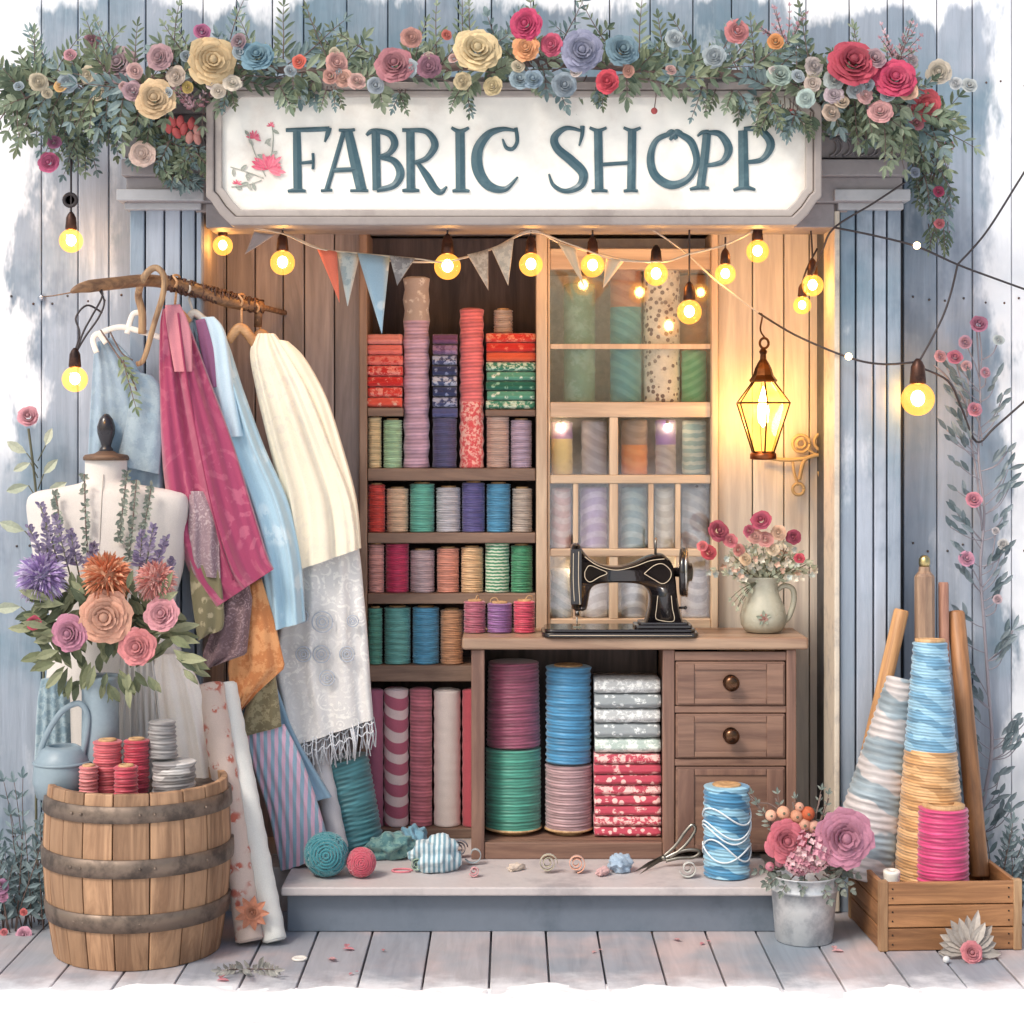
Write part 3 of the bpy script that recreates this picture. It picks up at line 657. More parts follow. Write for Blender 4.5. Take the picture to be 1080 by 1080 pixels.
def front_panel(name, y0, y1, knob):
    a_, b_, z0, z1 = X(712.5, LF), X(828.5, LF), Z(y1, LF) + .001, Z(y0, LF) - .001
    d = obj(name, MB().box(a_, b_, LF + .001, LF + .018, z0, z1), TW, tb, bevel=.005, seg=3)
    w = b_ - a_; h = z1 - z0; fr = MB(); k = .017
    fr.box(a_ + .006, a_ + w * .17, LF - .004, LF + .0005, z0 + .006, z1 - .006).box(b_ - w * .17, b_ - .006, LF - .004, LF + .0005, z0 + .006, z1 - .006)
    fr.box(a_ + w * .17 + .001, b_ - w * .17 - .001, LF - .003, LF + .0005, z1 - .022, z1 - .006).box(a_ + w * .17 + .001, b_ - w * .17 - .001, LF - .003, LF + .0005, z0 + .006, z0 + .02)
    obj('panel_frame', fr, TW if h < .2 else TV, d, bevel=.002)
    if knob:
        c = V(((a_ + b_) / 2, LF + .001, (z0 + z1) / 2 + .004))
        mt = M.Translation(c) @ M.Rotation(PI / 2, 4, 'X')
        obj('knob', MB().lathe([(.02, 0), (.021, .003), (.012, .006), (.009, .014), (.017, .02), (.0215, .027), (.019, .034), (.011, .038), (1e-6, .039)], 24, 0, mt), KN, d)
front_panel('drawer', 697.5, 745, True); front_panel('drawer', 752.5, 801, True); front_panel('door', 808.5, 899, False)
# under the table
G3 = 'large spools under the sewing table'; YU = LF + .05
zh = Z(787, YU + .07)
spool(511.5, 571, 787.5, zd, YU, TH(74, 152, 132, scale=.6), 'big green spool with white rims under the table', G3, base=True, wraps=16, core=None)
spool(513, 570, 697, zh + .001, YU + .004, TH(146, 74, 98, scale=.6), 'big plum spool stacked on the green spool', G3, wraps=18, r1k=.94, core=None)
spool(574.5, 625, 805, zd, YU, TH(176, 142, 146, scale=.7), 'big mauve spool with wooden foot under the blue one', G3, base=True, wraps=14, core=None)
spool(575, 624, 702, Z(804, YU + .06) + .001, YU + .003, TH(72, 142, 186, scale=.6), 'big blue spool with wooden end stacked on the mauve spool', G3, wraps=14, amp=.002)
gr1, gr2 = FB((182, 184, 186), (226, 228, 228), 'mottle', 1.2), FB((150, 156, 160), (222, 226, 226), 'floral', 1.2)
zs = zd + .001; zmid = Z(796, YU + .01)
stack(626.5, 697.5, 795, zs, YU, .15, [(FB((186, 72, 90), (240, 196, 190), q, s_), n_) for q, s_, n_ in (('mottle', 1.3, 'Speckled rose red folded cloth'), ('floral', 1., 'Floral rose red folded cloth'), ('dots', .9, 'Dotted rose red folded cloth'), ('mottle', 1., 'Speckled rose red folded cloth'), ('dots', .8, 'Dotted rose red folded cloth'), ('floral', 1.2, 'Floral rose red folded cloth'), ('mottle', 1.5, 'Speckled rose red folded cloth'), ('dots', 1., 'Dotted rose red folded cloth'))], 'the red stack under the table', 'folded rose red cloths under the table')
stack(627, 697, 716, Z(795, YU + .01) + .001, YU + .002, .15, [(gr1, 'Speckled light grey folded cloth'), (gr2, 'Floral grey folded cloth'), (gr1, 'Speckled light grey folded cloth'), (gr2, 'Floral grey folded cloth'), (FB((176, 190, 184), (224, 230, 224), 'mottle', .9), 'Greenish grey folded cloth')], 'the grey stack under the table', 'folded grey cloths under the table')
# three spools on the table top
for p0_, p1_, y_, c_, lb in ((489, 512.5, 634, (176, 92, 112), 'dusty rose spool on the table edge by the bookcase'), (513.5, 540.5, 636, (142, 94, 150), 'purple spool on the table between rose and crimson spools'), (541.5, 564.5, 634, (206, 66, 92), 'crimson pink spool on the table nearest the sewing machine')):
    o_ = spool(p0_, p1_, y_, TZ + .0008, .36, TH(*c_), lb, 'three spools on the sewing table')
    h_ = max(v.co.z for v in o_.data.vertices)
    obj('thread_end', MB().tube(cat_rom([(0, 0, h_), (.01, 0, h_ + .014), (.022, .004, h_ + .012), (.026, .006, h_ + .002)], 14), .0013, 6), CORE, o_, local=True)

# ---- sewing machine
sm = empty('sewing_machine', V((X(650, .37), .38, TZ + .0008)), 'black vintage sewing machine with handwheel and cream line decoration', 'sewing machine')
MY = .335; bl = NT('japanned'); bl = bl.pbr(c3(30, 26, 28), .22, bl.bump(bl.noise(bl.map(), 30, 3), .03, .001), coat=.6)
chrome = metal(c3(190, 186, 180), .22); line = paint(c3(206, 190, 166), rough=.4)
Q = lambda u, v, Y=MY: (X(570 + u / 5.4, Y), Z(540 + v / 5.4, Y))
base = [(4, 708), (8, 690), (40, 668), (90, 660), (830, 660), (868, 668), (888, 690), (892, 708)]
zb_ = TZ + .0008
def dz(poly, lift): return [(x, z) for x, z in poly]
off_ = zb_ - Q(0, 712)[1]
bx0, bx1 = Q(6, 0)[0], Q(890, 0)[0]; bm = MB()
bp = [(bx0 + .02 + .03 * (1 - math.cos(t)), .0) for t in (0,)]
def slab(mb, x0, x1, y0, y1, z0, z1, r, m=0, n=6):
    pts = []
    for cx_, cy_, s_ in ((x1 - r, y1 - r, 0), (x0 + r, y1 - r, 1), (x0 + r, y0 + r, 2), (x1 - r, y0 + r, 3)):
        for i in range(n + 1):
            a_ = (s_ + i / n) * PI / 2; pts.append((cx_ + r * math.cos(a_), cy_ + r * math.sin(a_)))
    k = len(pts); mb.add([(x, y, z0) for x, y in pts] + [(x, y, z1) for x, y in pts], [tuple(range(k-1, -1, -1)), tuple(range(k, 2*k))] + [(i, (i+1) % k, (i+1) % k + k, i + k) for i in range(k)], m)
slab(bm, bx0, bx1, MY - .075, MY + .095, zb_, zb_ + .012, .03); slab(bm, bx0 + .008, bx1 - .008, MY - .067, MY + .087, zb_ + .0122, zb_ + .021, .026)
obj('bed', bm, bl, sm, bevel=.003)
zbed = zb_ + .0212
def sil(pts, n): return [Q(u, v) for u, v in cat_rom(pts, n)]
top = cat_rom([(165, 400), (168, 250), (176, 190), (200, 176), (222, 182), (240, 215), (290, 268), (370, 300), (450, 304), (530, 282), (610, 246), (680, 234), (720, 256), (752, 300), (768, 380), (778, 480), (800, 590), (836, 662)], 70)
botm = cat_rom([(545, 672), (588, 622), (612, 545), (616, 470), (594, 428), (550, 408), (470, 402), (390, 402), (318, 412), (285, 442), (272, 510), (262, 552)], 46)
body = [Q(u, v) for u, v in top] + [Q(836, 672), Q(545, 672)] + [Q(u, v) for u, v in botm[1:]] + [Q(240, 562), Q(200, 562), Q(176, 545)]
body = [(x, max(z, zbed)) for x, z in body]
_b = []
for q in body:
    if not _b or math.hypot(q[0] - _b[-1][0], q[1] - _b[-1][1]) > .0015: _b.append(q)
body = _b
# rounded body: stacked profiles that shrink towards front and back
def inflate(poly, Yc, half, name, mat, parent, k=.006):
    mb = MB(); n = len(poly); lay = []
    for t in (-1, -.93, -.75, -.4, 0, .4, .75, .93, 1):
        s_ = k * (1 - math.sqrt(max(0, 1 - abs(t) ** 2.6)))
        out = []
        for i in range(n):
            (xa_, za_), (x_, z_), (xb_, zb2) = poly[i-1], poly[i], poly[(i+1) % n]
            d = math.hypot(xb_-xa_, zb2-za_) or 1; nx_, nz_ = (zb2-za_)/d, -(xb_-xa_)/d
            out.append((x_ + nx_ * s_, Yc + t * half, max(z_ + nz_ * s_, zbed - .0005)))
        lay.append(out)
    vs = [v for l_ in lay for v in l_]
    fs = [(a*n+i, a*n+(i+1) % n, (a+1)*n+(i+1) % n, (a+1)*n+i) for a in range(len(lay)-1) for i in range(n)]
    from mathutils.geometry import tessellate_polygon
    for t3 in tessellate_polygon([[V((x, z, 0)) for x, z in poly]]):
        fs += [tuple(t3), tuple(len(vs) - n + i for i in reversed(t3))]
    mb.add(vs, fs, 0, True)
    return obj(name, mb, mat, parent)
inflate(body, MY, .036, 'arm_and_pillar', bl, sm)
hd = MB().box(Q(170, 0)[0], Q(232, 0)[0], MY - .041, MY - .0365, Q(0, 520)[1], Q(0, 205)[1]); obj('face_plate', hd, chrome if False else bl, sm, bevel=.004)
ped = MB(); slab(ped, Q(530, 0)[0], Q(856, 0)[0], MY - .05, MY + .05, zbed, zbed + .009, .012); slab(ped, Q(556, 0)[0], Q(838, 0)[0], MY - .044, MY + .044, zbed + .0092, zbed + .016, .012)
obj('pillar_foot', ped, bl, sm, bevel=.002)
nx0 = Q(208, 0)[0]
obj('needle_bar', MB().tube([(nx0, MY, Q(0, 540)[1]), (nx0, MY, Q(0, 590)[1])], .0055, 10).tube([(nx0, MY, Q(0, 590)[1]), (nx0, MY, zbed + .003)], .0022, 8).box(nx0 - .011, nx0 + .011, MY - .012, MY + .01, zbed, zbed + .003).tube([(nx0 + .012, MY - .01, Q(0, 530)[1]), (nx0 + .012, MY - .01, Q(0, 560)[1])], .003, 8), chrome, sm)
obj('spool_pin', MB().tube([(Q(655, 0)[0], MY, Q(0, 238)[1]), (Q(655, 0)[0], MY, Q(0, 148)[1])], .0035, 10), metal(c3(120, 116, 112), .35), sm)
wx = Q(800, 0)[0]; wcn = V((wx, MY, Q(0, 342)[1])); mt = M.Translation(wcn) @ M.Rotation(-.12, 4, 'Z') @ M.Rotation(PI / 2, 4, 'Y'); Rw = 26 / S(MY)
obj('handwheel', MB().lathe([(.012, -.022), (.014, -.004), (Rw*.55, .0), (Rw*.8, -.004), (Rw*.93, -.003), (Rw, .003), (Rw*.985, .011), (Rw*.9, .015), (Rw*.74, .013), (Rw*.66, .019), (Rw*.4, .022), (Rw*.36, .03), (Rw*.2, .033), (1e-6, .034)], 36, 0, mt), bl, sm)
obj('wheel_rim', MB().lathe([(Rw*1.0, .0125), (Rw*1.02, .0145), (Rw*1.0, .0185), (Rw*.93, .0185), (Rw*.92, .0155)], 36, 0, mt), chrome, sm)
obj('stop_lever', MB().tube([(Q(785, 0)[0], MY, Q(0, 545)[1]), (Q(822, 0)[0], MY, Q(0, 545)[1])], .0035, 8).ball((Q(826, 0)[0], MY, Q(0, 545)[1]), .005), bl, sm)
dl = MB(); fy = MY - .0372
for pts, cl in (([(250, 335), (275, 300), (330, 318), (375, 342), (330, 365), (280, 392), (252, 370)], 1), ([(585, 345), (640, 300), (690, 290), (735, 330), (730, 375), (690, 402), (640, 378)], 1), ([(662, 470), (655, 540), (650, 590), (670, 608), (752, 612), (745, 540), (738, 470)], 0), ([(250, 250), (320, 298), (420, 325), (520, 308), (620, 272), (700, 262)], 0), ([(185, 230), (184, 380), (190, 500)], 0), ([(215, 220), (214, 380), (222, 520)], 0)):
    p_ = pts + ([pts[0]] if cl else []); q_ = cat_rom([Q(u, v) for u, v in p_], 50)
    y_ = fy if pts[0][0] > 240 else MY - .0415
    dl.tube([(x, y_, z) for x, z in q_], .0011, 6)
ln = cat_rom([(bx0 + .03, 0), (bx1 - .03, 0)], 4)
dl.tube([(bx0 + .02, MY - .0758, zb_ + .006), (bx1 - .02, MY - .0758, zb_ + .006)], .001, 6)
obj('line_decoration', dl, line, sm)

# ---- pitcher with flowers on the table
def rose(mb, c, n, Rr, mo=0, mi=1, rnd=R, layers=5, flat=.7):
    c = V(c); n = V(n).normalized(); u = n.orthogonal().normalized(); w = n.cross(u); a0 = rnd.uniform(0, 6.28)
    for k in range(layers):
        f = (k + 1) / layers; np_ = 3 + k; rk = Rr * (.12 + .88 * f); H = Rr * flat * (1.0 - .55 * f); z0 = -Rr * .12 * f
        for i in range(np_):
            a = a0 + 2 * PI * i / np_ + k * .7 + rnd.uniform(-.12, .12); hw = PI / np_ * 1.25; jr = rnd.uniform(.93, 1.06)
            vs = []
            for hh in range(4):
                t = hh / 3
                for j in range(5):
                    s_ = j / 2 - 1; ang = a + s_ * hw
                    rad = rk * jr * (.42 + .58 * t ** .8) * (1 - .10 * s_ * s_ * t) + (Rr * .05 if hh == 3 else 0)
                    rad *= 1 + (rnd.uniform(-.05, .05) if hh == 3 else rnd.uniform(-.015, .015))
                    z = z0 + (rnd.uniform(-.05, .05) * Rr if hh == 3 else 0) + H * (.15 + .85 * math.sin(t * PI * .5)) * (1 - .22 * s_ * s_) - (Rr * .07 * f if hh == 3 else 0)
                    vs.append(c + u * (rad * math.cos(ang)) + w * (rad * math.sin(ang)) + n * z)
            fs = [(y * 5 + x, y * 5 + x + 1, y * 5 + x + 6, y * 5 + x + 5) for y in range(3) for x in range(4)]
            mb.add(vs, fs, mi if k < layers * .42 else mo, True)
    mb.ball(c + n * (Rr * flat * .55), Rr * .2, mi, 8)
def petalm(col, k=.72):
    g = sum(col) / 3; col = tuple(int(v * .84 + (g * .4 + 140) * .16) for v in col)
    return plant(c3(*col), tuple(q * k for q in c3(*col)[:3]) + (1,), .2, .6)
def rosem(col, deep=None):
    d = deep or tuple(int(q * .86) for q in col)
    return [petalm(col, .84), petalm(d, .84)]
LG = plant(c3(104, 124, 96), c3(142, 158, 130)); LGB = plant(c3(84, 112, 112), c3(128, 152, 150)); LGD = plant(c3(70, 88, 72), c3(112, 128, 100)); STEM = paint(c3(104, 104, 84), rough=.7)
LGP = plant(c3(172, 180, 158), c3(206, 208, 186)); TWIG = paint(c3(112, 94, 88), c3(84, 72, 72), rough=.75)
def sprig(mb, p, d, L, n, lw, rnd=R, m=0, ms=1, droop=.2, ll=None):
    p = V(p); d = V(d).normalized(); pts = []; q = p.copy(); dd = d.copy()
    for i in range(n + 1):
        pts.append(q.copy()); q = q + dd * (L / n); dd = (dd + V((rnd.uniform(-.08, .08), rnd.uniform(-.06, .06), -droop / n))).normalized()
    mb.tube(pts, [.0019 * (1 - .6 * i / n) for i in range(n + 1)], 4, ms)
    ll = ll or L * .3
    for i in range(1, n + 1):
        t = i / n; ax = (pts[i] - pts[i-1]).normalized(); sd = ax.cross(V((0, -1, 0)))
        sd = sd.normalized() if sd.length > .1 else V((1, 0, 0))
        for s_ in (1, -1):
            k = (1 - .5 * t) * rnd.uniform(.75, 1.2)
            mb.leaf(pts[i], ax * .8 + sd * (s_ * rnd.uniform(.6, .95)) + V((0, rnd.uniform(-.6, .25), 0)), (rnd.uniform(-.3, .3), -1, rnd.uniform(-.2, .5)), ll * k, lw * k, m, rnd.uniform(.0, .3))
    mb.leaf(pts[-1], dd, (0, -1, 0), ll * .7, lw * .7, m)
def pompom(mb, c, Rr, n=240, m=0, m2=1, rnd=R, w=.075):
    c = V(c)
    for i in range(n):
        z = 1 - 2 * (i + .5) / n; a = i * 2.39996; q = math.sqrt(1 - z * z)
        d = V((q * math.cos(a), q * math.sin(a), z)) + V((rnd.uniform(-.15, .15), rnd.uniform(-.15, .15), rnd.uniform(-.15, .15)))
        d.normalize(); L = Rr * rnd.uniform(.82, 1.06); t = d.orthogonal().normalized() * (Rr * w)
        b_ = c + d * (L * .25); k = c + d * (L * .78); e = c + d * L + V((0, 0, -.08 * Rr)); h_ = d.cross(t).normalized() * (Rr * w * .5)
        mb.add([b_ - t * .4, b_ + t * .4, k - t, k + h_, k + t, e], [(0, 3, 2), (0, 1, 3), (1, 4, 3), (2, 3, 5), (3, 4, 5)], m if rnd.random() < .65 else m2, False)
    mb.ball(c, Rr * .45, m2, 8)

pc = V((X(805, .4), .4, TZ + .0008)); ps = 1 / S(.4)
CER = paint(c3(178, 176, 160), c3(142, 144, 134), rough=.25, scale=2, amt=.5, bump=.05)
pt = empty('pitcher', pc, 'pale grey green ceramic pitcher with painted rose and tall loop handle', 'pitcher')
pr = [(15, 0), (19, 1), (23.5, 8), (24.5, 17), (22, 28), (17.5, 38), (15, 46), (15.3, 52), (17.5, 57), (18.3, 58.5), (16.8, 58.2), (14.2, 52), (13.6, 46), (15, 38), (1e-6, 36)]
def spout(k, a, r, z):
    if 6 <= k <= 11: r += ps * 7 * max(0, math.cos(a - PI)) ** 8 * (1 if k in (8, 9, 10) else .35)
    return r, z
obj('body', MB().lathe([(r * ps, z * ps) for r, z in pr], 40, 0, M.Translation(pc), wob=spout), CER, pt)
obj('handle', MB().tube(cat_rom([tuple(pc + V((x * ps, 0, z * ps))) for x, z in ((14, 43), (22, 49), (31, 45), (32, 32), (27, 16), (20, 9))], 28), [.006 + .002 * math.sin(i / 27 * PI) for i in range(28)], 10), CER, pt)
em = MB(); pe = pc + V((-3 * ps, -24.6 * ps, 17 * ps)); rose(em, pe, (-.1, -1, .05), .012, 0, 1, layers=3, flat=.25)
for a_ in (.4, 1.6, 2.9, 4.2, 5.3): em.leaf(pe, (math.cos(a_), 0, math.sin(a_)), (0, -1, 0), .022, .009, 2, .0)
obj('painted_rose', em, rosem((196, 130, 118)) + [plant(c3(150, 156, 140), c3(130, 140, 126), 0)], pt)
bq = empty('flower_bunch', pc + V((0, 0, 52 * ps)), 'loose bunch of crimson roses and pale filler flowers in the pitcher', 'flowers')
lf = MB(); rr = random.Random(21); pm = pc + V((0, 0, 50 * ps))
for i in range(46):
    a_ = PI * (.12 + .76 * rr.random()); L = rr.uniform(.06, .145); sprig(lf, pm + V((rr.uniform(-.02, .02), rr.uniform(-.02, .02), 0)), (math.cos(a_) * 1.1, rr.uniform(-.7, .3), math.sin(a_)), L, 4, .012, rr, 0, 1, .1, .026)
for i in range(4): sprig(lf, pm + V((-.02, -.03, .01)), (-.9, -.3, -.25 - .2 * i), .09, 4, .008, rr, 0, 1, .8, .018)
obj('foliage', lf, [LGP, STEM], bq)
FM = [petalm((236, 226, 206)), petalm((232, 188, 164)), petalm((206, 214, 206))]
for i in range(96):
    a_ = PI * (.05 + .9 * rr.random()); q_ = rr.uniform(.05, .15); c = pm + V((math.cos(a_) * q_ * 1.05, rr.uniform(-.085, .03), math.sin(a_) * q_ * .78 + .01)); fl = MB()
    for j in range(5):
        b_ = j * 1.2566 + rr.random(); fl.leaf(c, (math.cos(b_), -.5, math.sin(b_)), (0, -1, 0), .011, .008, 0, 0)
    obj('filler_flower', fl, rr.choice((FM[0], FM[0], FM[1], FM[2])), bq)
for px_, py_, r_, c_ in ((757, 560, 11.5, (186, 74, 96)), (747, 583, 8.5, (216, 74, 84)), (741, 576, 6, (224, 104, 110)), (803, 549, 11, (178, 60, 92)), (790, 560, 7, (212, 98, 122)), (837, 566, 8, (164, 58, 84)), (843, 589, 6, (200, 64, 84)), (796, 566, 8.5, (232, 164, 150)), (807, 569, 9, (226, 150, 144)), (821, 562, 8.5, (236, 190, 158)), (770, 570, 8, (216, 110, 120)), (779, 580, 7, (226, 140, 130)), (815, 580, 7, (240, 214, 180)), (786, 590, 7, (236, 200, 160))):
    o_ = MB(); rose(o_, P(px_, py_, .31), (rr.uniform(-.4, .4), -1, rr.uniform(-.1, .6)), r_ / S(.31), 0, 1, rr, 4); obj('rose', o_, rosem(c_), bq)
# ================================================================= clothes rail and garments
def drape(rows, Yc, depth, folds, seed, nr=44, nc=72, wav=.0, hem=0., lin=False):
    """hollow hanging cloth: each row is (left x, left y, right x, right y[, depth factor]) in picture units at depth Yc"""
    r = random.Random(seed); rows = [tuple(q) + ((1.,) if len(q) == 4 else ()) for q in rows]
    if lin:
        rw = []
        for i in range(nr):
            t = i / (nr - 1) * (len(rows) - 1); k_ = min(int(t), len(rows) - 2); f_ = t - k_; rw.append(tuple(a + (b - a) * f_ for a, b in zip(rows[k_], rows[k_+1])))
    else: rw = cat_rom(rows, nr)
    vs = []; fs = []
    ph = [r.uniform(0, 6.28) for _ in folds]
    for i, (xl, yl, xr, yr, k) in enumerate(rw):
        t = i / (nr - 1)
        for j in range(nc):
            a = 2 * PI * j / nc; cx_ = -math.cos(a); u = (cx_ + 1) / 2; fr = -math.sin(a)      # fr<0 faces the viewer
            amp = 0; sgn = 1 if fr > 0 else -1
            for (fa, fk, fd), p_ in zip(folds, ph):
                s_ = math.sin(2 * PI * (fk * u + fd * t) + p_ + (1.3 if fr > 0 else 0)); amp += fa * (s_ * abs(s_) ** .35)
            edge = min(1, abs(fr) * 2.2)
            ramp_ = min(1, .25 + t * 1.6)
            y = Yc + depth * k * (abs(fr) ** .6) * sgn + amp * edge * ramp_
            px_ = xl + (xr - xl) * u + wav * math.sin(9 * t + ph[0]) * (1 if u > .5 else -1); py_ = yl + (yr - yl) * u
            if hem and t > .8: py_ += hem * (t - .8) / .2 * math.sin(2 * PI * folds[0][1] * u + ph[0])
            q = P(px_, py_, Yc); vs.append(V((q.x, y, q.z)))
    for i in range(nr - 1):
        for j in range(nc): fs.append((i*nc+j, (i+1)*nc+j, (i+1)*nc+(j+1) % nc, i*nc+(j+1) % nc))
    fs.append(tuple(range(nc)))
    return MB().add(vs, fs, 0, True)
WB = wood(c3(150, 112, 78), c3(104, 76, 56), 'x', 2, .5, .05); WH = wood(c3(206, 160, 116), c3(170, 124, 86), 'x', 2, .45, .05)
RY = lambda px: -.07 + (px - 75) * .00188
rail = empty('clothes_rail', P(176, 305, RY(176)), 'brown wooden branch rail with rough wrapped end holding the garments', 'clothes rail')
pts = [P(u, v, RY(u)) for u, v in ((75, 308), (88, 303), (120, 299), (160, 296), (200, 304), (240, 318), (276, 324))]
obj('rod', MB().tube(cat_rom([tuple(p) for p in pts], 40), [.004 + .012 * min(1, i / 8) for i in range(40)], 12), WB, rail)
wp = MB(); rr = random.Random(4)
for i in range(34):
    t = i / 33; u = 178 + 98 * t; v = 298.5 + (324 - 298.5) * t; c = P(u, v, RY(u)); rdd = .017 + rr.uniform(-.0015, .003)
    wp.tube([c + V((rr.uniform(-.003, .003) + .004 * math.cos(a), rdd * math.cos(a) * .98, rdd * math.sin(a))) for a in [2*PI*k/14 for k in range(15)]], rr.uniform(.0028, .0046), 6)
obj('cord_wrapping', wp, wood(c3(96, 62, 48), c3(62, 42, 36), 'x', 3), rail)
eb = MB().tube([P(273, 318, RY(273)), P(272, 345, RY(273))], .011, 10).tube([P(276, 324, RY(276)), P(300, 330, .545)], .008, 8)
wr_ = MB().tube([P(78, 308, RY(78)), P(56, 312, .3), P(46, 313, WY + .002)], .0018, 6)
obj('bracket', eb, WB, rail); obj('support_wire', wr_, WB, rail)
obj('wall_screw', MB().ball(P(44, 314, WY - .004), .009, 0, 12), metal(c3(190, 192, 198), .3), rail)
def hanger(label, px, py, tipx, tipy, Yh, shoulders, mat, width=.011, hook=True):
    h_ = empty('coat_hanger', P(px, py, Yh), label, 'hanger', 'coat hangers on the rail')
    c = P(px, py - 4, Yh); b_ = P(tipx, tipy, Yh)
    hk = [c + V((.0, .022 * math.cos(a), .022 * math.sin(a))) for a in [PI * 1.15 - i * PI * 1.25 / 12 for i in range(13)]]
    hk = [V((c.x + .006 * math.sin(i), p.y, p.z)) for i, p in enumerate(hk)]
    obj('hook', MB().tube([tuple(p) for p in hk] + [tuple(c + V((0, -.006, -.03))), tuple(b_)], .0032, 7), mat, h_)
    obj('shoulder_bar', MB().tube(cat_rom([tuple(P(u, v, Yh)) for u, v in shoulders], 20), [width * (.75 + .25 * math.sin(i / 19 * PI)) for i in range(20)], 10), mat, h_)
    return h_
HP = paint(c3(206, 200, 190), c3(160, 150, 140), rough=.45)
hanger('pale wooden hanger inside the burgundy robe', 186, 303, 184, 328, .13, [(172, 338), (184, 326), (200, 340)], WH)
hanger('cream hanger holding the light blue coat', 200, 309, 204, 330, .17, [(196, 344), (205, 330), (222, 346)], HP)
hanger('light wooden hanger between the blue and cream coats', 255, 323, 255, 346, .245, [(241, 360), (255, 346), (276, 374)], WH, .014)
hanger('honey coloured wooden hanger of the cream coat', 272, 330, 276, 352, .3, [(268, 362), (277, 352), (296, 378)], WH, .013)
bigh = empty('wooden_hook', P(158, 300, RY(158)), 'large curved wooden hook looped over the rail above the denim apron', 'hook')
Yk = RY(160) - .03
pth = [(150, 352), (150, 330), (146, 312), (150, 296), (158, 285), (166, 283), (173, 292), (172, 310), (163, 340), (152, 378), (144, 384)]
obj('loop', MB().tube(cat_rom([tuple(P(u, v, Yk + (.05 if i < 3 else 0))) for i, (u, v) in enumerate(pth)], 50), [.0105 - .004 * i / 49 for i in range(50)], 10), wood(c3(176, 144, 108), c3(120, 92, 70), 'z', 2), bigh)

BUR = fabric(c3(160, 62, 98), c3(184, 96, 122), 'brocade', .5, .7, .5); BLU = fabric(c3(172, 202, 218), c3(200, 220, 230), 'floral', .35, .75, .4); CRE = fabric(c3(238, 226, 204), c3(226, 214, 198), 'brocade', .5, .8, .4)
g_ = 'garments on the rail'
o = empty('robe', P(215, 640, .13), 'burgundy robe with faint brocade pattern on the rail', 'robe', g_)
obj('body', drape([(172, 326, 185, 326, .5), (169, 345, 199, 343, .8), (168, 400, 221, 400), (170, 470, 246, 468), (180, 545, 268, 540), (204, 612, 282, 585), (226, 642, 289, 600)], .13, .035, [(.013, 2.2, .3), (.008, 4.3, -.4), (.004, 7, .2)], 3), BUR, o)
lp = MB(); lp.tube(cat_rom([tuple(P(u, v, .082)) for u, v in ((188, 330), (197, 400), (212, 480), (232, 570), (246, 612))], 24), .0032, 6); obj('front_edge', lp, fabric(c3(140, 48, 82)), o)
obj('collar', drape([(174, 322, 190, 321, .8), (176, 345, 201, 348), (184, 392, 203, 392, .6)], .093, .01, [(.002, 2, 0)], 33, 14, 30), fabric(c3(196, 126, 138)), o)
o = empty('blue_coat', P(260, 660, .2), 'light blue coat with loose sleeve hanging behind the burgundy robe', 'coat', g_)
obj('body', drape([(198, 330, 212, 330, .5), (205, 345, 236, 352, .8), (214, 400, 256, 410), (222, 460, 278, 470), (246, 530, 304, 530), (266, 600, 317, 590), (274, 668, 322, 655)], .2, .036, [(.012, 2.4, .2), (.007, 5, -.3)], 5), BLU, o)
obj('sleeve', drape([(212, 335, 226, 334, .5), (216, 355, 238, 352, .9), (224, 410, 247, 408), (232, 462, 256, 460)], .165, .016, [(.003, 2, .3)], 6, 24, 36), fabric(c3(196, 216, 228)), o)
obj('lapel', drape([(206, 338, 216, 336, .6), (212, 372, 226, 370), (220, 410, 229, 408, .5)], .152, .008, [(.002, 2, 0)], 34, 14, 26), fabric(c3(150, 96, 130)), o)
o = empty('cream_coat', P(330, 690, .29), 'cream coat hanging on the rail beside the bookcase', 'coat', g_)
obj('body', drape([(272, 352, 290, 352, .5), (264, 372, 306, 374, .8), (270, 410, 328, 412), (284, 470, 352, 470), (297, 525, 371, 518), (300, 568, 378, 552), (300, 606, 380, 578)], .25, .045, [(.010, 2.6, .2), (.006, 5.2, -.3), (.004, 9, .1)], 8), CRE, o)
obj('sleeve', drape([(292, 358, 304, 360, .5), (300, 378, 322, 378), (322, 420, 344, 418), (340, 470, 360, 466), (356, 530, 376, 526), (366, 580, 381, 578, .8)], .24, .02, [(.004, 2, .4)], 9, 30, 36), fabric(c3(238, 224, 200)), o)
LACE = fabric(c3(214, 211, 210), c3(242, 239, 234), 'brocade', 1.25, .8, .3)
o = empty('lace_shawl', P(345, 800, .2), 'grey lace shawl with long white fringe hanging below the cream coat', 'shawl', g_)
obj('cloth', drape([(308, 520, 352, 512, .6), (302, 575, 376, 565), (295, 650, 385, 640), (290, 700, 389, 690), (298, 745, 391, 722), (305, 788, 394, 758)], .275, .022, [(.007, 3, .2), (.004, 5.5, -.2)], 12), LACE, o)
fr = MB(); rr = random.Random(8)
for i in range(64):
    t = i / 63; a_ = P(305 + 89 * t, 786 - 30 * t, .25 + rr.uniform(0, .04)); L = rr.uniform(.07, .1)
    fr.tube([a_, a_ + V((rr.uniform(-.006, .012), 0, -L * .5)), a_ + V((rr.uniform(-.012, .016), rr.uniform(-.006, .006), -L))], .0017, 4)
for v_ in (6, 15):
    fr.tube([P(305 + 89 * t, 786 - 30 * t + v_ + 2 * math.sin(t * 60), .26) for t in [i / 40 for i in range(41)]], .0018, 5)
obj('fringe', fr, fabric(c3(214, 216, 222)), o)
EMB = fabric(c3(178, 184, 196))
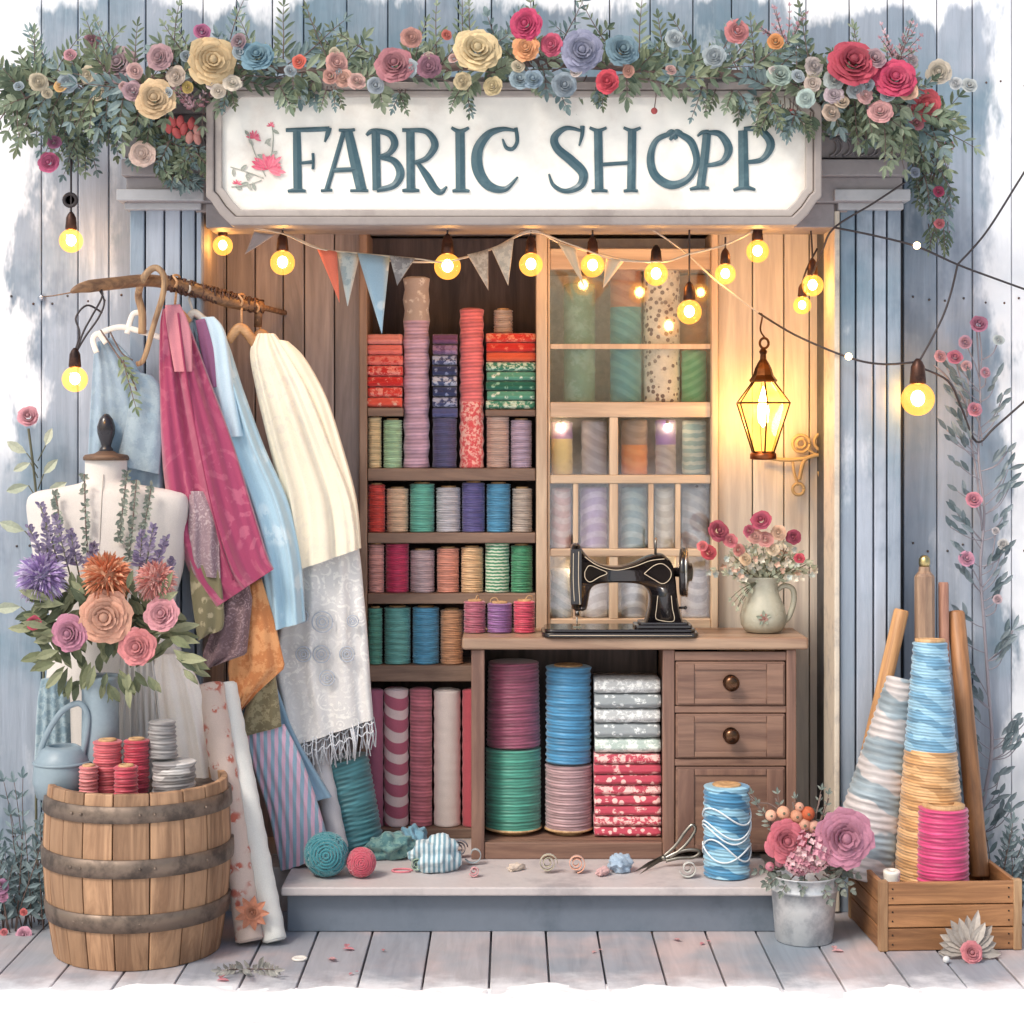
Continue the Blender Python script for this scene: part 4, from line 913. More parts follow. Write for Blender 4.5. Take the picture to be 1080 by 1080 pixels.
for cx_, cy_, r_ in ((340, 656, 11), (339, 690, 9), (318, 650, 7), (320, 690, 8), (366, 690, 8), (345, 715, 8), (372, 655, 6)):
    em = MB()
    for q in (1, .6, .3): em.tube([P(cx_ + r_ * q * math.cos(a), cy_ + r_ * q * math.sin(a), .243) for a in [2*PI*k/20 for k in range(21)]], .0017, 5)
    obj('embroidery', em, EMB, o)
o = empty('denim_apron', P(135, 560, .16), 'pale blue denim apron with white straps behind the dress form', 'apron', g_)
obj('body', drape([(100, 362, 118, 356, .5), (98, 390, 142, 382, .8), (95, 440, 166, 425), (92, 500, 172, 480), (88, 560, 174, 560)], .15, .022, [(.006, 2.5, .2), (.004, 5, .3)], 14), fabric(c3(132, 154, 174), c3(142, 164, 182), 'mottle', .5), o)
obj('bib_flap', drape([(122, 386, 160, 396, .5), (138, 400, 172, 412), (134, 440, 172, 450), (122, 490, 168, 500)], .118, .01, [(.003, 2, .2)], 15, 24, 40), fabric(c3(140, 160, 176), c3(152, 172, 186), 'mottle', .6), o)
sp_ = MB()
for pts in ([(102, 372), (98, 358), (104, 352), (112, 362)], [(104, 352), (126, 345), (150, 350), (170, 356)], [(134, 352), (140, 332), (150, 330)]):
    sp_.tube(cat_rom([tuple(P(u, v, .12)) for u, v in pts], 18), .0075, 8, flat=.35)
obj('strap', sp_, fabric(c3(226, 224, 218)), o)
tw = MB()
for pts in ([(106, 348), (122, 372), (138, 398), (144, 412)], [(116, 350), (128, 372), (140, 380)]): tw.tube(cat_rom([tuple(P(u, v, .098)) for u, v in pts], 14), .0022, 5, 1)
sprig(tw, P(130, 378, .095), (.2, -.1, -1), .13, 6, .012, R, 0, 1, .1, .04); sprig(tw, P(122, 372, .095), (.5, -.1, -.6), .08, 5, .010, R, 0, 1, .1, .03)
obj('herb_sprig', tw, [LG, TWIG], o)
# cloths tucked below the robe
def cloth(name, label, rows, Y, dp, folds, seed, mat, cat='cloth', group='cloths hanging below the rail', **k):
    return tag(obj(name, drape(rows, Y, dp, folds, seed, 30, 48, **k), mat), label, cat, group)
cloth('paisley_scarf', 'mauve grey paisley scarf hanging beside the dress form shoulder', [(200, 518, 214, 518, .5), (199, 550, 231, 548), (199, 585, 232, 588), (205, 606, 233, 610, .6)], .1, .016, [(.005, 2, .3), (.003, 4, 0)], 21, fabric(c3(150, 126, 134), c3(196, 176, 178), 'brocade', 2.2))
cloth('olive_cloth', 'olive printed cloth hanging under the paisley scarf', [(200, 588, 229, 590, .7), (201, 620, 234, 616), (206, 658, 236, 660), (209, 676, 222, 668, .5)], .105, .014, [(.005, 1.6, .2)], 22, fabric(c3(124, 116, 88), c3(172, 160, 130), 'floral', .9))
cloth('brown_paisley', 'brown paisley cloth folded under the burgundy hem', [(232, 640, 262, 612, .7), (224, 662, 266, 632), (214, 690, 260, 690), (216, 706, 232, 700, .5)], .14, .018, [(.008, 2, .2)], 23, fabric(c3(116, 92, 96), c3(168, 142, 146), 'brocade', 2.4), lin=True)
cloth('orange_cloth', 'burnt orange cloth with a pointed corner below the burgundy robe', [(258, 618, 276, 610, .6), (246, 664, 290, 656), (240, 706, 301, 704), (244, 732, 272, 730), (247, 756, 251, 754, .5)], .16, .014, [(.008, 1.4, .3), (.004, 4, 0)], 24, fabric(c3(196, 126, 78), c3(216, 154, 104), 'mottle', .6), lin=True)
cloth('olive_remnant', 'small dark olive cloth under the orange cloth', [(276, 718, 290, 706, .6), (260, 744, 294, 738), (252, 778, 297, 766, .7)], .185, .012, [(.004, 1.5, .2)], 25, fabric(c3(122, 112, 86), c3(152, 142, 112), 'mottle', 1))
cloth('striped_cloth', 'pastel blue and pink striped cloth reaching down to the step', [(258, 770, 300, 764, .7), (268, 810, 318, 800), (284, 860, 336, 850), (296, 918, 350, 900)], .2, .02, [(.006, 5, .1), (.003, 9, 0)], 26, fabric(c3(150, 180, 200), c3(222, 182, 204), 'stripe', 1.5))
cloth('blue_cloth', 'plain dusty blue cloth hanging beside the striped cloth', [(246, 690, 270, 690, .7), (252, 730, 290, 720), (262, 780, 312, 776), (300, 850, 350, 840)], .25, .02, [(.006, 3, .1)], 27, fabric(c3(134, 164, 186)))
# leaning cloth rolls
def lean_roll(label, a, Ya, b, Yb, rpx, mat, seed, core=True):
    """a long roll from its foot a to its top b"""
    A_, B_ = P(a[0], a[1], Ya), P(b[0], b[1], Yb); d = B_ - A_; L = d.length; r = rpx / S((Ya + Yb) / 2)
    o = obj('leaning_roll', lathe_body(r, r * .97, L, L / .05, .0008, seed, 0, .004), mat, local=True, loc=A_)
    o.rotation_euler = d.to_track_quat('Z', 'Y').to_euler()
    if core:
        k = MB()
        for q in range(3):
            for zz in (L + .0005, -.0005): k.tube([(math.cos(t) * (r * (.86 - .22 * q) - r * .2 * t / 6.283), math.sin(t) * (r * (.86 - .22 * q) - r * .2 * t / 6.283), zz) for t in [2*PI*i/18 for i in range(19)]], .0018, 5)
        obj('rolled_end', k, mat, o, local=True)
    return tag(o, label, 'fabric roll', 'cloth rolls leaning by the barrel')
lean_roll('cloth roll printed with orange flowers leaning by the barrel', (264, 992), -.1, (222, 722), .06, 15, fabric(c3(206, 186, 176), c3(186, 104, 88), 'floral', .8), 31)
lean_roll('long white cloth roll leaning next to the flower printed roll', (290, 992), -.09, (238, 722), .1, 12.5, fabric(c3(224, 224, 220)), 32)
lean_roll('short pale grey cloth roll behind the teal yarn cone', (357, 896), .27, (332, 775), .33, 11, fabric(c3(200, 196, 200)), 35)
fo = MB(); rose(fo, P(266, 962, -.125), (0, -1, .1), .02, 0, 1, layers=3)
for i in range(9): fo.leaf(P(266, 962, -.12), (math.cos(i * .7), -.3, math.sin(i * .7)), (0, -1, 0), .045, .018, 0, .1)
tag(obj('fabric_flower', fo, rosem((224, 142, 108))), 'orange fabric flower pinned near the foot of the flower printed roll', 'fabric flower')

# ================================================================= dress form, barrel, bouquet
DF = empty('dress_form', V((X(113, .1), .14, .0005)), 'white dress form torso with black cap knob standing behind the barrel', 'dress form')
FY = .1; s_ = 1 / S(FY)
def body_rows(rows, n=56):
    mb = MB(); vs = []; fs = []; rw = cat_rom(rows, 46)
    for (py_, cx_, hw, hd, p_) in rw:
        for j in range(n):
            a = 2 * PI * j / n; ca, sa = math.cos(a), math.sin(a); e = 2 / p_
            x = math.copysign(abs(ca) ** e, ca) * hw; y = math.copysign(abs(sa) ** e, sa) * hd
            q = P(cx_ + x, py_, FY); vs.append(V((q.x, FY + y * s_, q.z)))
    for i in range(len(rw) - 1):
        for j in range(n): fs.append((i*n+j, (i+1)*n+j, (i+1)*n+(j+1) % n, i*n+(j+1) % n))
    fs += [tuple(range(n)), tuple(range(len(vs)-1, len(vs)-1-n, -1))]
    return mb.add(vs, fs, 0, True)
LIN = fabric(c3(212, 204, 198), None, None, 1, .8, .2)
obj('torso', body_rows([(483, 112, 22, 20, 2), (497, 112, 22, 20, 2), (508, 112, 24, 22, 2), (514, 113, 50, 24, 2.2), (519, 114, 76, 27, 2.4), (530, 114, 85, 30, 2.6), (560, 114, 82, 36, 2.4), (600, 116, 77, 42, 2.2), (640, 118, 66, 36, 2.1), (690, 122, 70, 38, 2), (760, 126, 82, 42, 2), (822, 128, 86, 42, 2)]), LIN, DF)
CAP = paint(c3(36, 34, 40), rough=.28)
mt = M.Translation(P(112, 483, FY))
obj('neck_cap', MB().lathe([(23.5*s_, -.006), (24*s_, .002), (22*s_, .008), (12*s_, .012), (8*s_, .018)], 32, 0, mt), wood(c3(120, 92, 70), c3(72, 54, 44), 'x', 2), DF)
obj('knob', MB().lathe([(8*s_, .0125), (7*s_, .024), (5*s_, .03), (6*s_, .04), (9*s_, .062), (9.5*s_, .08), (7*s_, .1), (3*s_, .112), (1e-6, .114)], 24, 0, mt), CAP, DF)
obj('stand', MB().tube([(X(113, .1), .14, .44), (X(113, .1), .14, .012)], .014, 10).lathe([(.14, 0), (.145, .006), (.12, .014), (.02, .02)], 28, 0, M.Translation((X(113, .1) + .0, .16, .0008))), CAP, DF)
sk = MB()
obj('skirt', drape([(164, 690, 190, 690, .6), (158, 720, 208, 716), (160, 770, 222, 765), (164, 826, 234, 822)], .035, .022, [(.006, 3, .1), (.003, 7, 0)], 41), fabric(c3(250, 240, 232), None, None, 1, .8, .3, .1), DF)
obj('tulle_panel', drape([(122, 690, 160, 690, .6), (118, 730, 166, 725), (116, 780, 172, 778), (112, 826, 176, 826)], .02, .018, [(.006, 7, .05), (.003, 12, 0)], 42), fabric(c3(186, 180, 176), c3(216, 210, 206), 'stripe', 2), DF)
seam = MB().tube(cat_rom([tuple(V((P(114, v, FY).x, FY - d * s_ - .001, P(114, v, FY).z))) for v, d in ((500, 20.5), (510, 24), (530, 30), (560, 36), (600, 42))], 20), .0012, 5); obj('seam', seam, fabric(c3(176, 168, 160)), DF)
nk = MB(); rr = random.Random(12)
for pts in ([(89, 500), (90, 540), (92, 580), (96, 610)], [(134, 498), (129, 540), (126, 570)], [(144, 506), (140, 550), (136, 590)], [(160, 512), (154, 545), (148, 575)], [(58, 520), (62, 545), (60, 575)]):
    q = cat_rom([tuple(P(u, v, FY - .1 + .02 * (i == 0))) for i, (u, v) in enumerate(pts)], 22); nk.tube(q, .0022, 5, 1)
    for p in q:
        for k in range(3): a_ = rr.uniform(0, 6.28); nk.leaf(p, (math.cos(a_), -.5, math.sin(a_) - .3), (0, -1, 0), .016, .008, 0, .1)
obj('leaf_garland', nk, [plant(c3(120, 132, 124), c3(164, 168, 156)), TWIG], DF)
# barrel
BX, BYc = X(146, -.12), -.12
br = empty('barrel', (BX, BYc, .0005), 'wooden stave barrel with three dark metal hoops on the boardwalk', 'barrel')
BH = .416; bprof = lambda t: .2 + .016 * math.sin(PI * t) + .017 * t
sv = MB(); ns = 20
rr = random.Random(2); ang = [0]
for i in range(ns): ang.append(ang[-1] + rr.uniform(.75, 1.3))
ang = [a * 2 * PI / ang[-1] for a in ang]
for i in range(ns):
    a0, a1 = ang[i] + .006, ang[i+1] - .006; vs = []; dr = rr.uniform(-.0015, .0015); nz_, na = 12, 4
    for side in (0, 1):
        for k in range(nz_ + 1):
            t = k / nz_; r_ = bprof(t) + dr - side * .016
            for j in range(na + 1):
                a = a0 + (a1 - a0) * j / na; vs.append((BX + r_ * math.cos(a), BYc + r_ * math.sin(a), .001 + BH * t + (rr.uniform(-.0006, .0006) if k == nz_ else 0)))
    w = na + 1; o_ = (nz_ + 1) * w; fs = []
    for k in range(nz_):
        for j in range(na):
            p = k * w + j; fs += [(p, p+1, p+w+1, p+w), (o_+p, o_+p+w, o_+p+w+1, o_+p+1)]
        p = k * w; fs += [(p, p+w, o_+p+w, o_+p), (p+na, o_+p+na, o_+p+w+na, p+w+na)]
    for j in range(na):
        fs += [(j, o_+j, o_+j+1, j+1), (nz_*w+j, nz_*w+j+1, o_+nz_*w+j+1, o_+nz_*w+j)]
    sv.add(vs, fs)
obj('stave_wall', sv, wood(c3(176, 138, 106), c3(126, 94, 70), 'z', .9, .6, .24, .6), br, bevel=.0025)
HM = metal(c3(128, 112, 100), .5, c3(86, 76, 70), .6)
for y0, y1 in ((849, 867), (905, 925), (964, 984)):
    z1 = HC - (y0 + 3 - HY) / S(BYc - .23); z0 = HC - (y1 + 3 - HY) / S(BYc - .23)
    t0, t1 = z0 / BH, z1 / BH; q = MB()
    q.lathe([(bprof(t0) + .002, z0), (bprof(t0) + .0055, z0 + .001), (bprof((t0+t1)/2) + .006, (z0+z1)/2), (bprof(t1) + .0055, z1 - .001), (bprof(t1) + .002, z1)], 72, 0, M.Translation((BX, BYc, 0)))
    for a in (-2.1, -1.98, -1.35, -1.2, -.6): q.ball((BX + (bprof(t0)+.006) * math.cos(a), BYc + (bprof(t0)+.006) * math.sin(a), (z0+z1)/2), .0042, 0, 8)
    obj('hoop', q, HM, br)
ZL = BH - .05
obj('lid', MB().lathe([(bprof(1) - .0165, ZL - .015), (bprof(1) - .0165, ZL), (1e-6, ZL)], 48, 0, M.Translation((BX, BYc, 0)), smooth=False), wood(c3(182, 142, 104), c3(140, 100, 72), 'x', .8, .6, .1), br)
ZL += .0008
g4 = 'spools on the barrel lid'
for p0, p1, yt, yc, c_, lb in ((98, 129, 781, -.2, (214, 96, 104), 'coral red spool on the barrel, taller and paler one of two'), (130, 158, 780, -.19, (190, 50, 72), 'crimson spool on the barrel with fine windings'), (83, 104, 808, -.235, (224, 132, 132), 'short pink spool on the barrel rim'), (120, 146, 808, -.27, (204, 70, 88), 'short rose red spool in front of the tall ones on the barrel')):
    spool(p0, p1, yt, ZL, yc, TH(*c_, scale=.8), lb, g4, wraps=9, amp=.0018)
spool(160, 207, 802, ZL, -.2, thread(c3(150, 146, 146), c3(196, 192, 190), .7), 'wide flat grey spool with lacy windings on the barrel', g4, wraps=5, amp=.002, core=None)
spool(154, 188, 760, Z(800, -.15) + .001, -.175, TH(150, 146, 146, scale=.7), 'grey spool stacked on the wide flat grey spool', g4, wraps=7, amp=.0022, r1k=.85, core=None)
ENM = paint(c3(134, 150, 160), c3(104, 120, 132), rough=.45, scale=1.5)
def vessel(name, label, cat, px, rpx, pyt, Yc, prf, mat):
    c = V((X(px, Yc), Yc, ZL)); h = Z(pyt, Yc) - ZL; r = rpx / S(Yc)
    o = empty(name, c, label, cat)
    obj('body', MB().lathe([(r * a, h * b_) for a, b_ in prf], 36, 0, M.Translation(c)), mat, o); return o, c, r, h
vz, vc, vr, vh = vessel('flower_vase', 'grey blue cylindrical vase holding the big bouquet on the barrel', 'vase', 106, 20, 712, -.1, [(.9, 0), (.97, .02), (1, .3), (.96, .7), (.98, .93), (1.06, .97), (1.04, 1), (.9, .98), (.86, .6), (1e-6, .58)], paint(c3(140, 156, 166), c3(112, 128, 140), rough=.5, scale=2))
jg, jc, jr, jh = vessel('watering_jug', 'squat blue grey metal jug with a tall curved handle at the barrel edge', 'jug', 66, 30, 786, -.14, [(.66, 0), (.9, .06), (1.03, .35), (.98, .7), (.72, .93), (.5, 1), (.46, .98), (.5, .9), (1e-6, .86)], ENM)
obj('handle', MB().tube(cat_rom([tuple(P(u, v, -.145)) for u, v in ((40, 808), (44, 788), (54, 766), (68, 748), (84, 742), (92, 754), (91, 776), (86, 800))], 44), .0075, 10, flat=.7), ENM, jg)
obj('rim_band', MB().lathe([(jr*1.0, jh*.66), (jr*1.05, jh*.69), (jr*.98, jh*.72)], 36, 0, M.Translation(jc)), ENM, jg)
jb = MB(); cb = V((X(57, .06), .06, ZL))
tag(obj('cloth_bundle', drape([(44, 716, 70, 715, .8), (40, 740, 76, 738), (38, 780, 80, 778), (36, 822, 82, 822)], .03, .03, [(.004, 4, .1)], 44), fabric(c3(120, 142, 154), c3(150, 168, 176), 'mottle', .8)), 'dusty blue standing cloth bundle behind the grey jug', 'cloth bundle')
bo = empty('bouquet', vc + V((0, 0, vh)), 'big bouquet of purple and orange pompoms with peach and pink roses', 'flowers')
BYq = -.17; rr = random.Random(31)
lv = MB(); cpt = P(108, 690, -.12)
for px_, py_, an, L in ((62, 640, 2.6, .09), (56, 690, 3.4, .09), (80, 715, 4.3, .07), (96, 640, 1.9, .08), (130, 712, 5.0, .07), (150, 712, 5.3, .07), (180, 690, -.3, .1), (172, 672, -.1, .09), (60, 668, 3.0, .08), (110, 712, 4.7, .06), (92, 700, 4.2, .08), (48, 660, 2.9, .07), (196, 700, -.5, .06), (66, 700, 3.8, .08), (160, 640, 1., .08), (120, 715, 4.9, .08), (140, 625, 1.4, .06), (84, 622, 2.1, .07)):
    d_ = V((math.cos(an), -.2, math.sin(an)))
    for k in range(4): lv.leaf(P(px_ + rr.uniform(-9, 9), py_ + rr.uniform(-9, 9), BYq + rr.uniform(-.02, .05)), d_ + V((rr.uniform(-.5, .5), rr.uniform(-.4, .1), rr.uniform(-.5, .5))), (rr.uniform(-.4, .4), -1, rr.uniform(0, .6)), L * rr.uniform(.55, .95), L * .27, rr.choice((0, 0, 2)), .25)
for i in range(0): lv.tube([vc + V((rr.uniform(-.02, .02), rr.uniform(-.02, .02), vh * .7)), P(75 + i * 9, 640 + rr.uniform(-10, 20), BYq + .03)], .0025, 5, 1)
for i in range(170):
    a_ = rr.uniform(0, 6.28); q_ = rr.random() ** .5; px_, py_ = 108 + 72 * q_ * math.cos(a_), 660 + 52 * q_ * math.sin(a_)
    lv.leaf(P(px_, py_, BYq + rr.uniform(.03, .06)), (math.cos(a_), rr.uniform(-.4, .1), math.sin(a_)), (rr.uniform(-.4, .4), -1, rr.uniform(0, .6)), rr.uniform(.04, .065), .022, 2 if i % 3 else 0, .25)
obj('foliage', lv, [plant(c3(122, 128, 96), c3(160, 162, 130)), STEM, plant(c3(84, 94, 74), c3(120, 126, 98))], bo)
for i, (px_, py_, r_, c_) in enumerate(((111, 651, 28, (240, 172, 142)), (171, 648, 18, (226, 148, 158)), (74, 668, 20, (204, 128, 156)), (145, 682, 20, (224, 130, 132)), (36, 657, 8, (204, 62, 92)))):
    q = MB(); rose(q, P(px_, py_, BYq - .01), (rr.uniform(-.25, .25), -1, rr.uniform(0, .35)), r_ / S(BYq), 0, 1, rr, 6 if r_ > 10 else 3, .62); obj('rose', q, rosem(c_), bo)
for px_, py_, r_, c1, c2 in ((44, 608, 30, (176, 146, 206), (214, 198, 228)), (113, 608, 30, (238, 142, 98), (246, 184, 142)), (164, 612, 24, (238, 156, 146), (246, 194, 184))):
    q = MB(); pompom(q, P(px_, py_, BYq + .02), r_ / S(BYq), 420, 0, 1, rr, .055); obj('pompom_flower', q, [petalm(c1), petalm(c2)], bo)
for k, (bx_, by_, tx_, ty_) in enumerate(((70, 620, 42, 532), (76, 615, 58, 545), (84, 610, 74, 560), (60, 620, 30, 556), (150, 615, 162, 555), (156, 615, 176, 568), (146, 610, 150, 562), (92, 612, 100, 574), (166, 620, 184, 590), (52, 612, 48, 548))):
    lav = MB(); a_, b_ = P(bx_, by_, BYq + .05), P(tx_, ty_, BYq + .06); lav.tube([a_, b_], .002, 5, 2)
    for i in range(44):
        t = .25 + .75 * i / 43; c = a_.lerp(b_, t); w = (1.15 - t); a2 = rr.uniform(0, 6.28)
        lav.leaf(c, (math.cos(a2) * (.4 + w), rr.uniform(-.8, .3), .55 + .4 * math.sin(a2)), (0, -1, 0), .013 + .012 * w, .0085, rr.choice((0, 1)), .1)
    obj('lavender_spray', lav, [petalm((134, 120, 156)), petalm((166, 152, 178)), STEM], bo)

# ================================================================= things on the step
ZS = .1208
def pix_on(px, py, z):                                # point on a horizontal level seen at px,py
    s_ = (py - HY) / (HC - z); Y = FP / s_ - DC; return V(((px - 540) / s_, Y, z))
tc = pix_on(370, 897, ZS); tc.z = ZS
rt = 31 / S(tc.y)
o = spool(339, 401, 795, 0, tc.y, thread(c3(78, 138, 146), None, .5, .2, .55, .5), 'large tilted teal yarn cone leaning on the step beside the bookcase', None, loc=tc + V((.012, 0, .008)), rot=(-.06, -.13, .4), h=.25, wraps=17, amp=.002, tilt=.006, r1k=.9, core=None)
def yarn(label, px, py, rpx, Yg, col, group='balls of yarn on the step'):
    r = rpx / S(Yg); c = V((X(px, Yg), Yg, ZS + r)); mb = MB(); mb.ball(c, r * .96, 0, 24); rr = random.Random(int(px))
    for k in range(26):
        ax = V((rr.uniform(-1, 1), rr.uniform(-1, 1), rr.uniform(-1, 1))).normalized(); u = ax.orthogonal().normalized(); w = ax.cross(u); off = rr.uniform(-.5, .5)
        q = math.sqrt(1 - off * off); mb.tube([c + (u * math.cos(t) * q + w * math.sin(t) * q + ax * off) * r * .975 for t in [2*PI*i/36 for i in range(37)]], r * .055, 5)
    n = V((.1, -1, .15)).normalized(); u = n.orthogonal().normalized(); w = n.cross(u)
    for k in range(5):
        q = .12 + .14 * k; mb.tube([c + (u * math.cos(t) * q + w * math.sin(t) * q + n * math.sqrt(1 - q*q)) * r * 1.0 for t in [2*PI*i/30 for i in range(31)]], r * .06, 5)
    return tag(obj('yarn_ball', mb, fabric(c3(*col), None, None, 2, .8, .5)), label, 'yarn ball', group)
yarn('teal yarn ball at the front of the step', 344, 903, 23, .1, (64, 132, 142)); yarn('small red yarn ball beside the teal one', 381, 911, 15.5, .09, (190, 82, 100))
from mathutils import noise as NZ2
def scrap(name, label, px, py, Yg, wpx, hpx, mat, seed, rot=.2, group='cloth scraps on the step'):
    c = pix_on(px, py, ZS); s_ = 1 / S(c.y); mb = MB(); w, h = wpx * s_, hpx * s_; nu, nv_ = 44, 34; vs = []
    for i in range(nu + 1):
        th = PI * i / nu
        for j in range(nv_):
            ph = 2 * PI * j / nv_; d = V((math.cos(th), math.sin(th) * math.cos(ph), math.sin(th) * math.sin(ph)))
            q = d * 2.1 + V((seed * 3.7, seed, 0)); n_ = NZ2.noise(q) * .42 + abs(NZ2.noise(q * 1.3)) * -.2 + NZ2.noise(q * 4) * .02
            r_ = 1 + n_; x, y, z = d.x * r_ * w * .52, d.y * r_ * h * .62, (d.z * r_ * .55 + .42) * h
            vs.append(c + V((x * math.cos(rot) - y * math.sin(rot), x * math.sin(rot) + y * math.cos(rot), max(0, z))))
    fs = [(i*nv_+j, i*nv_+(j+1) % nv_, (i+1)*nv_+(j+1) % nv_, (i+1)*nv_+j) for i in range(nu) for j in range(nv_)]
    return tag(obj(name, mb.add(vs, fs, 0, True), mat), label, 'cloth scrap', group)
scrap('cloth_scrap', 'crumpled dark teal cloth scrap behind the red yarn ball', 412, 905, 0, 50, 28, fabric(c3(84, 126, 130), c3(120, 156, 150), 'mottle'), 51)
scrap('cloth_scrap', 'crumpled light blue cloth knot between teal scrap and striped scrap', 436, 898, 0, 28, 28, fabric(c3(116, 158, 178)), 52)
scrap('cloth_scrap', 'folded blue and white striped cloth scrap on the step', 460, 917, 0, 50, 36, fabric(c3(122, 158, 174), c3(206, 218, 222), 'stripe', 2.2), 53, .5)
def curl(label, px, py, rpx, col, mat=None, turns=2.2, wid=.016, up=True):
    c = pix_on(px, py, ZS); s_ = 1 / S(c.y); mb = MB(); vs = []; n = 40
    for i in range(n + 1):
        t = i / n; a = t * turns * 2 * PI + px; r = rpx * s_ * (1 - .72 * t)
        x, z = math.cos(a) * r, math.sin(a) * r
        for yy in (-wid / 2, wid / 2): vs.append((c.x + x, c.y + yy + .006 * t, c.z + rpx * s_ + .0006 + z))
    fs = [(2*i, 2*i+1, 2*i+3, 2*i+2) for i in range(n)]
    o = obj('ribbon_curl', mb.add(vs, fs, 0, True), mat or fabric(c3(*col), None, None, 1, .5)); sd = o.modifiers.new('thick', 'SOLIDIFY'); sd.thickness = .0018
    return tag(o, label, 'ribbon', 'curled ribbons on the step')
for i_, (u_, v_, w_, h_, c_, lb_) in enumerate(((398, 900, 24, 18, (150, 160, 140), 'pale green cloth scrap squeezed behind the red yarn ball'), (470, 898, 26, 14, (92, 110, 124), 'slate blue cloth scrap under the bookcase plinth'), (544, 918, 20, 8, (206, 190, 176), 'flat beige cloth scrap on the step below the green spool'), (636, 923, 18, 9, (196, 160, 160), 'flat rosy cloth scrap on the step near the pincushion'))):
    scrap('cloth_scrap', lb_, u_, v_, 0, w_, h_, fabric(c3(*c_)), 60 + i_, .3 * i_)
curl('dark grey curled ribbon beside the striped scrap', 484, 905, 10, (112, 108, 116)); curl('silvery open ribbon curl on the step below the table leg', 500, 912, 11, (160, 170, 176), turns=.9)
curl('slate blue ribbon curl tucked between the striped scrap and the table', 512, 903, 8, (120, 140, 156), turns=1.6, wid=.014); curl('small rose ribbon curl lying before the striped scrap', 500, 925, 6, (206, 150, 156), turns=1.8, wid=.014)
curl('sage green ribbon curl in front of the teal scrap', 440, 920, 7.5, (150, 170, 150), turns=1.9, wid=.014)
curl('beige curled ribbon below the mauve spool', 578, 921, 10.5, (178, 170, 150)); curl('peach curled ribbon on the step beside the beige one', 608, 921, 10, (222, 168, 146))
lp = MB(); c = pix_on(424, 918, ZS + .002); lp.tube([c + V((.026 * math.cos(a), .018 * math.sin(a), 0)) for a in [2*PI*i/24 for i in range(23)]], .0026, 6)
tag(obj('ribbon_loop', lp, fabric(c3(214, 128, 140))), 'thin pink ribbon loop lying flat on the step', 'ribbon')
scrap('pebble_button', 'pale blue rounded pincushion beside the scissors', 654, 919, 0, 26, 20, fabric(c3(158, 178, 198)), 55, 1.2, 'small notions near the scissors')
curl('pale grey shell shaped ribbon curl in front of the blue spool', 726, 926, 10, (190, 190, 186), turns=1.5, wid=.02)
# scissors: open, handles resting on the blue spool's side
scs = empty('scissors', pix_on(690, 915, ZS), 'open grey steel scissors with long handles on the step', 'scissors')
ST = metal(c3(150, 146, 138), .35)
piv = pix_on(700, 905, ZS + .022)
def blade(t, w, dy, name):
    tip = pix_on(t[0], t[1], ZS + .004); d = piv - tip; n_ = V((-d.z, 0, d.x)).normalized() * w
    mb = MB(); y = V((0, dy, 0)); pts = [tip, tip + d * .5 + n_, piv + n_ * 1.1, piv - n_ * .9]
    th = V((0, .0022, 0)); mb.add([p + y for p in pts] + [p + y + th for p in pts], [(0, 1, 2, 3), (7, 6, 5, 4), (0, 4, 5, 1), (1, 5, 6, 2), (2, 6, 7, 3), (3, 7, 4, 0)])
    obj(name, mb, ST, scs, bevel=.0006)
blade((668, 920), .008, -.001, 'blade'); blade((674, 923), .006, .0016, 'blade')
for q, nm in (([(700, 903), (712, 892), (722, 878), (730, 870), (733, 876), (722, 892), (706, 905)], 'handle'), ([(700, 906), (714, 899), (728, 896), (738, 898), (732, 904), (716, 905), (702, 908)], 'handle')):
    obj(nm, MB().tube(cat_rom([tuple(P(u, v, piv.y - .002)) for u, v in q], 30), .0048, 8), ST, scs)
obj('pivot_screw', MB().lathe([(.007, 0), (.007, .004), (.004, .006), (1e-6, .006)], 14, 0, M.Translation(piv + V((0, -.002, 0))) @ M.Rotation(PI / 2, 4, 'X')), ST, scs)
cyl.split = .5
o = spool(742, 791, 828, ZS, .045, thread(c3(70, 138, 180), c3(142, 190, 214), .6), 'blue spool with wooden top and white criss cross thread on the step', None, wraps=15, amp=.0016)
zz = MB(); h_ = max(v.co.z for v in o.data.vertices); r_ = max(v.co.x for v in o.data.vertices) + .0012
for k, (z0, z1) in enumerate(((.78, .6), (.58, .4), (.36, .2), (.2, .44), (.45, .62))):
    zz.tube([(r_ * math.cos(t), r_ * math.sin(t), h_ * (z0 + (z1 - z0) * (.5 - .5 * math.cos(t * 2 + k)))) for t in [2*PI*i/60 for i in range(61)]], .0022, 6)
obj('wound_thread', zz, fabric(c3(220, 230, 236)), o, local=True)
obj('loose_thread', MB().tube(cat_rom([tuple(o.matrix_basis.inverted() @ P(u, v, y_)) for u, v, y_ in ((788, 836, .075), (800, 846, .05), (812, 848, .02), (824, 856, -.02))], 20), .0018, 5), TWIG, o, local=True)

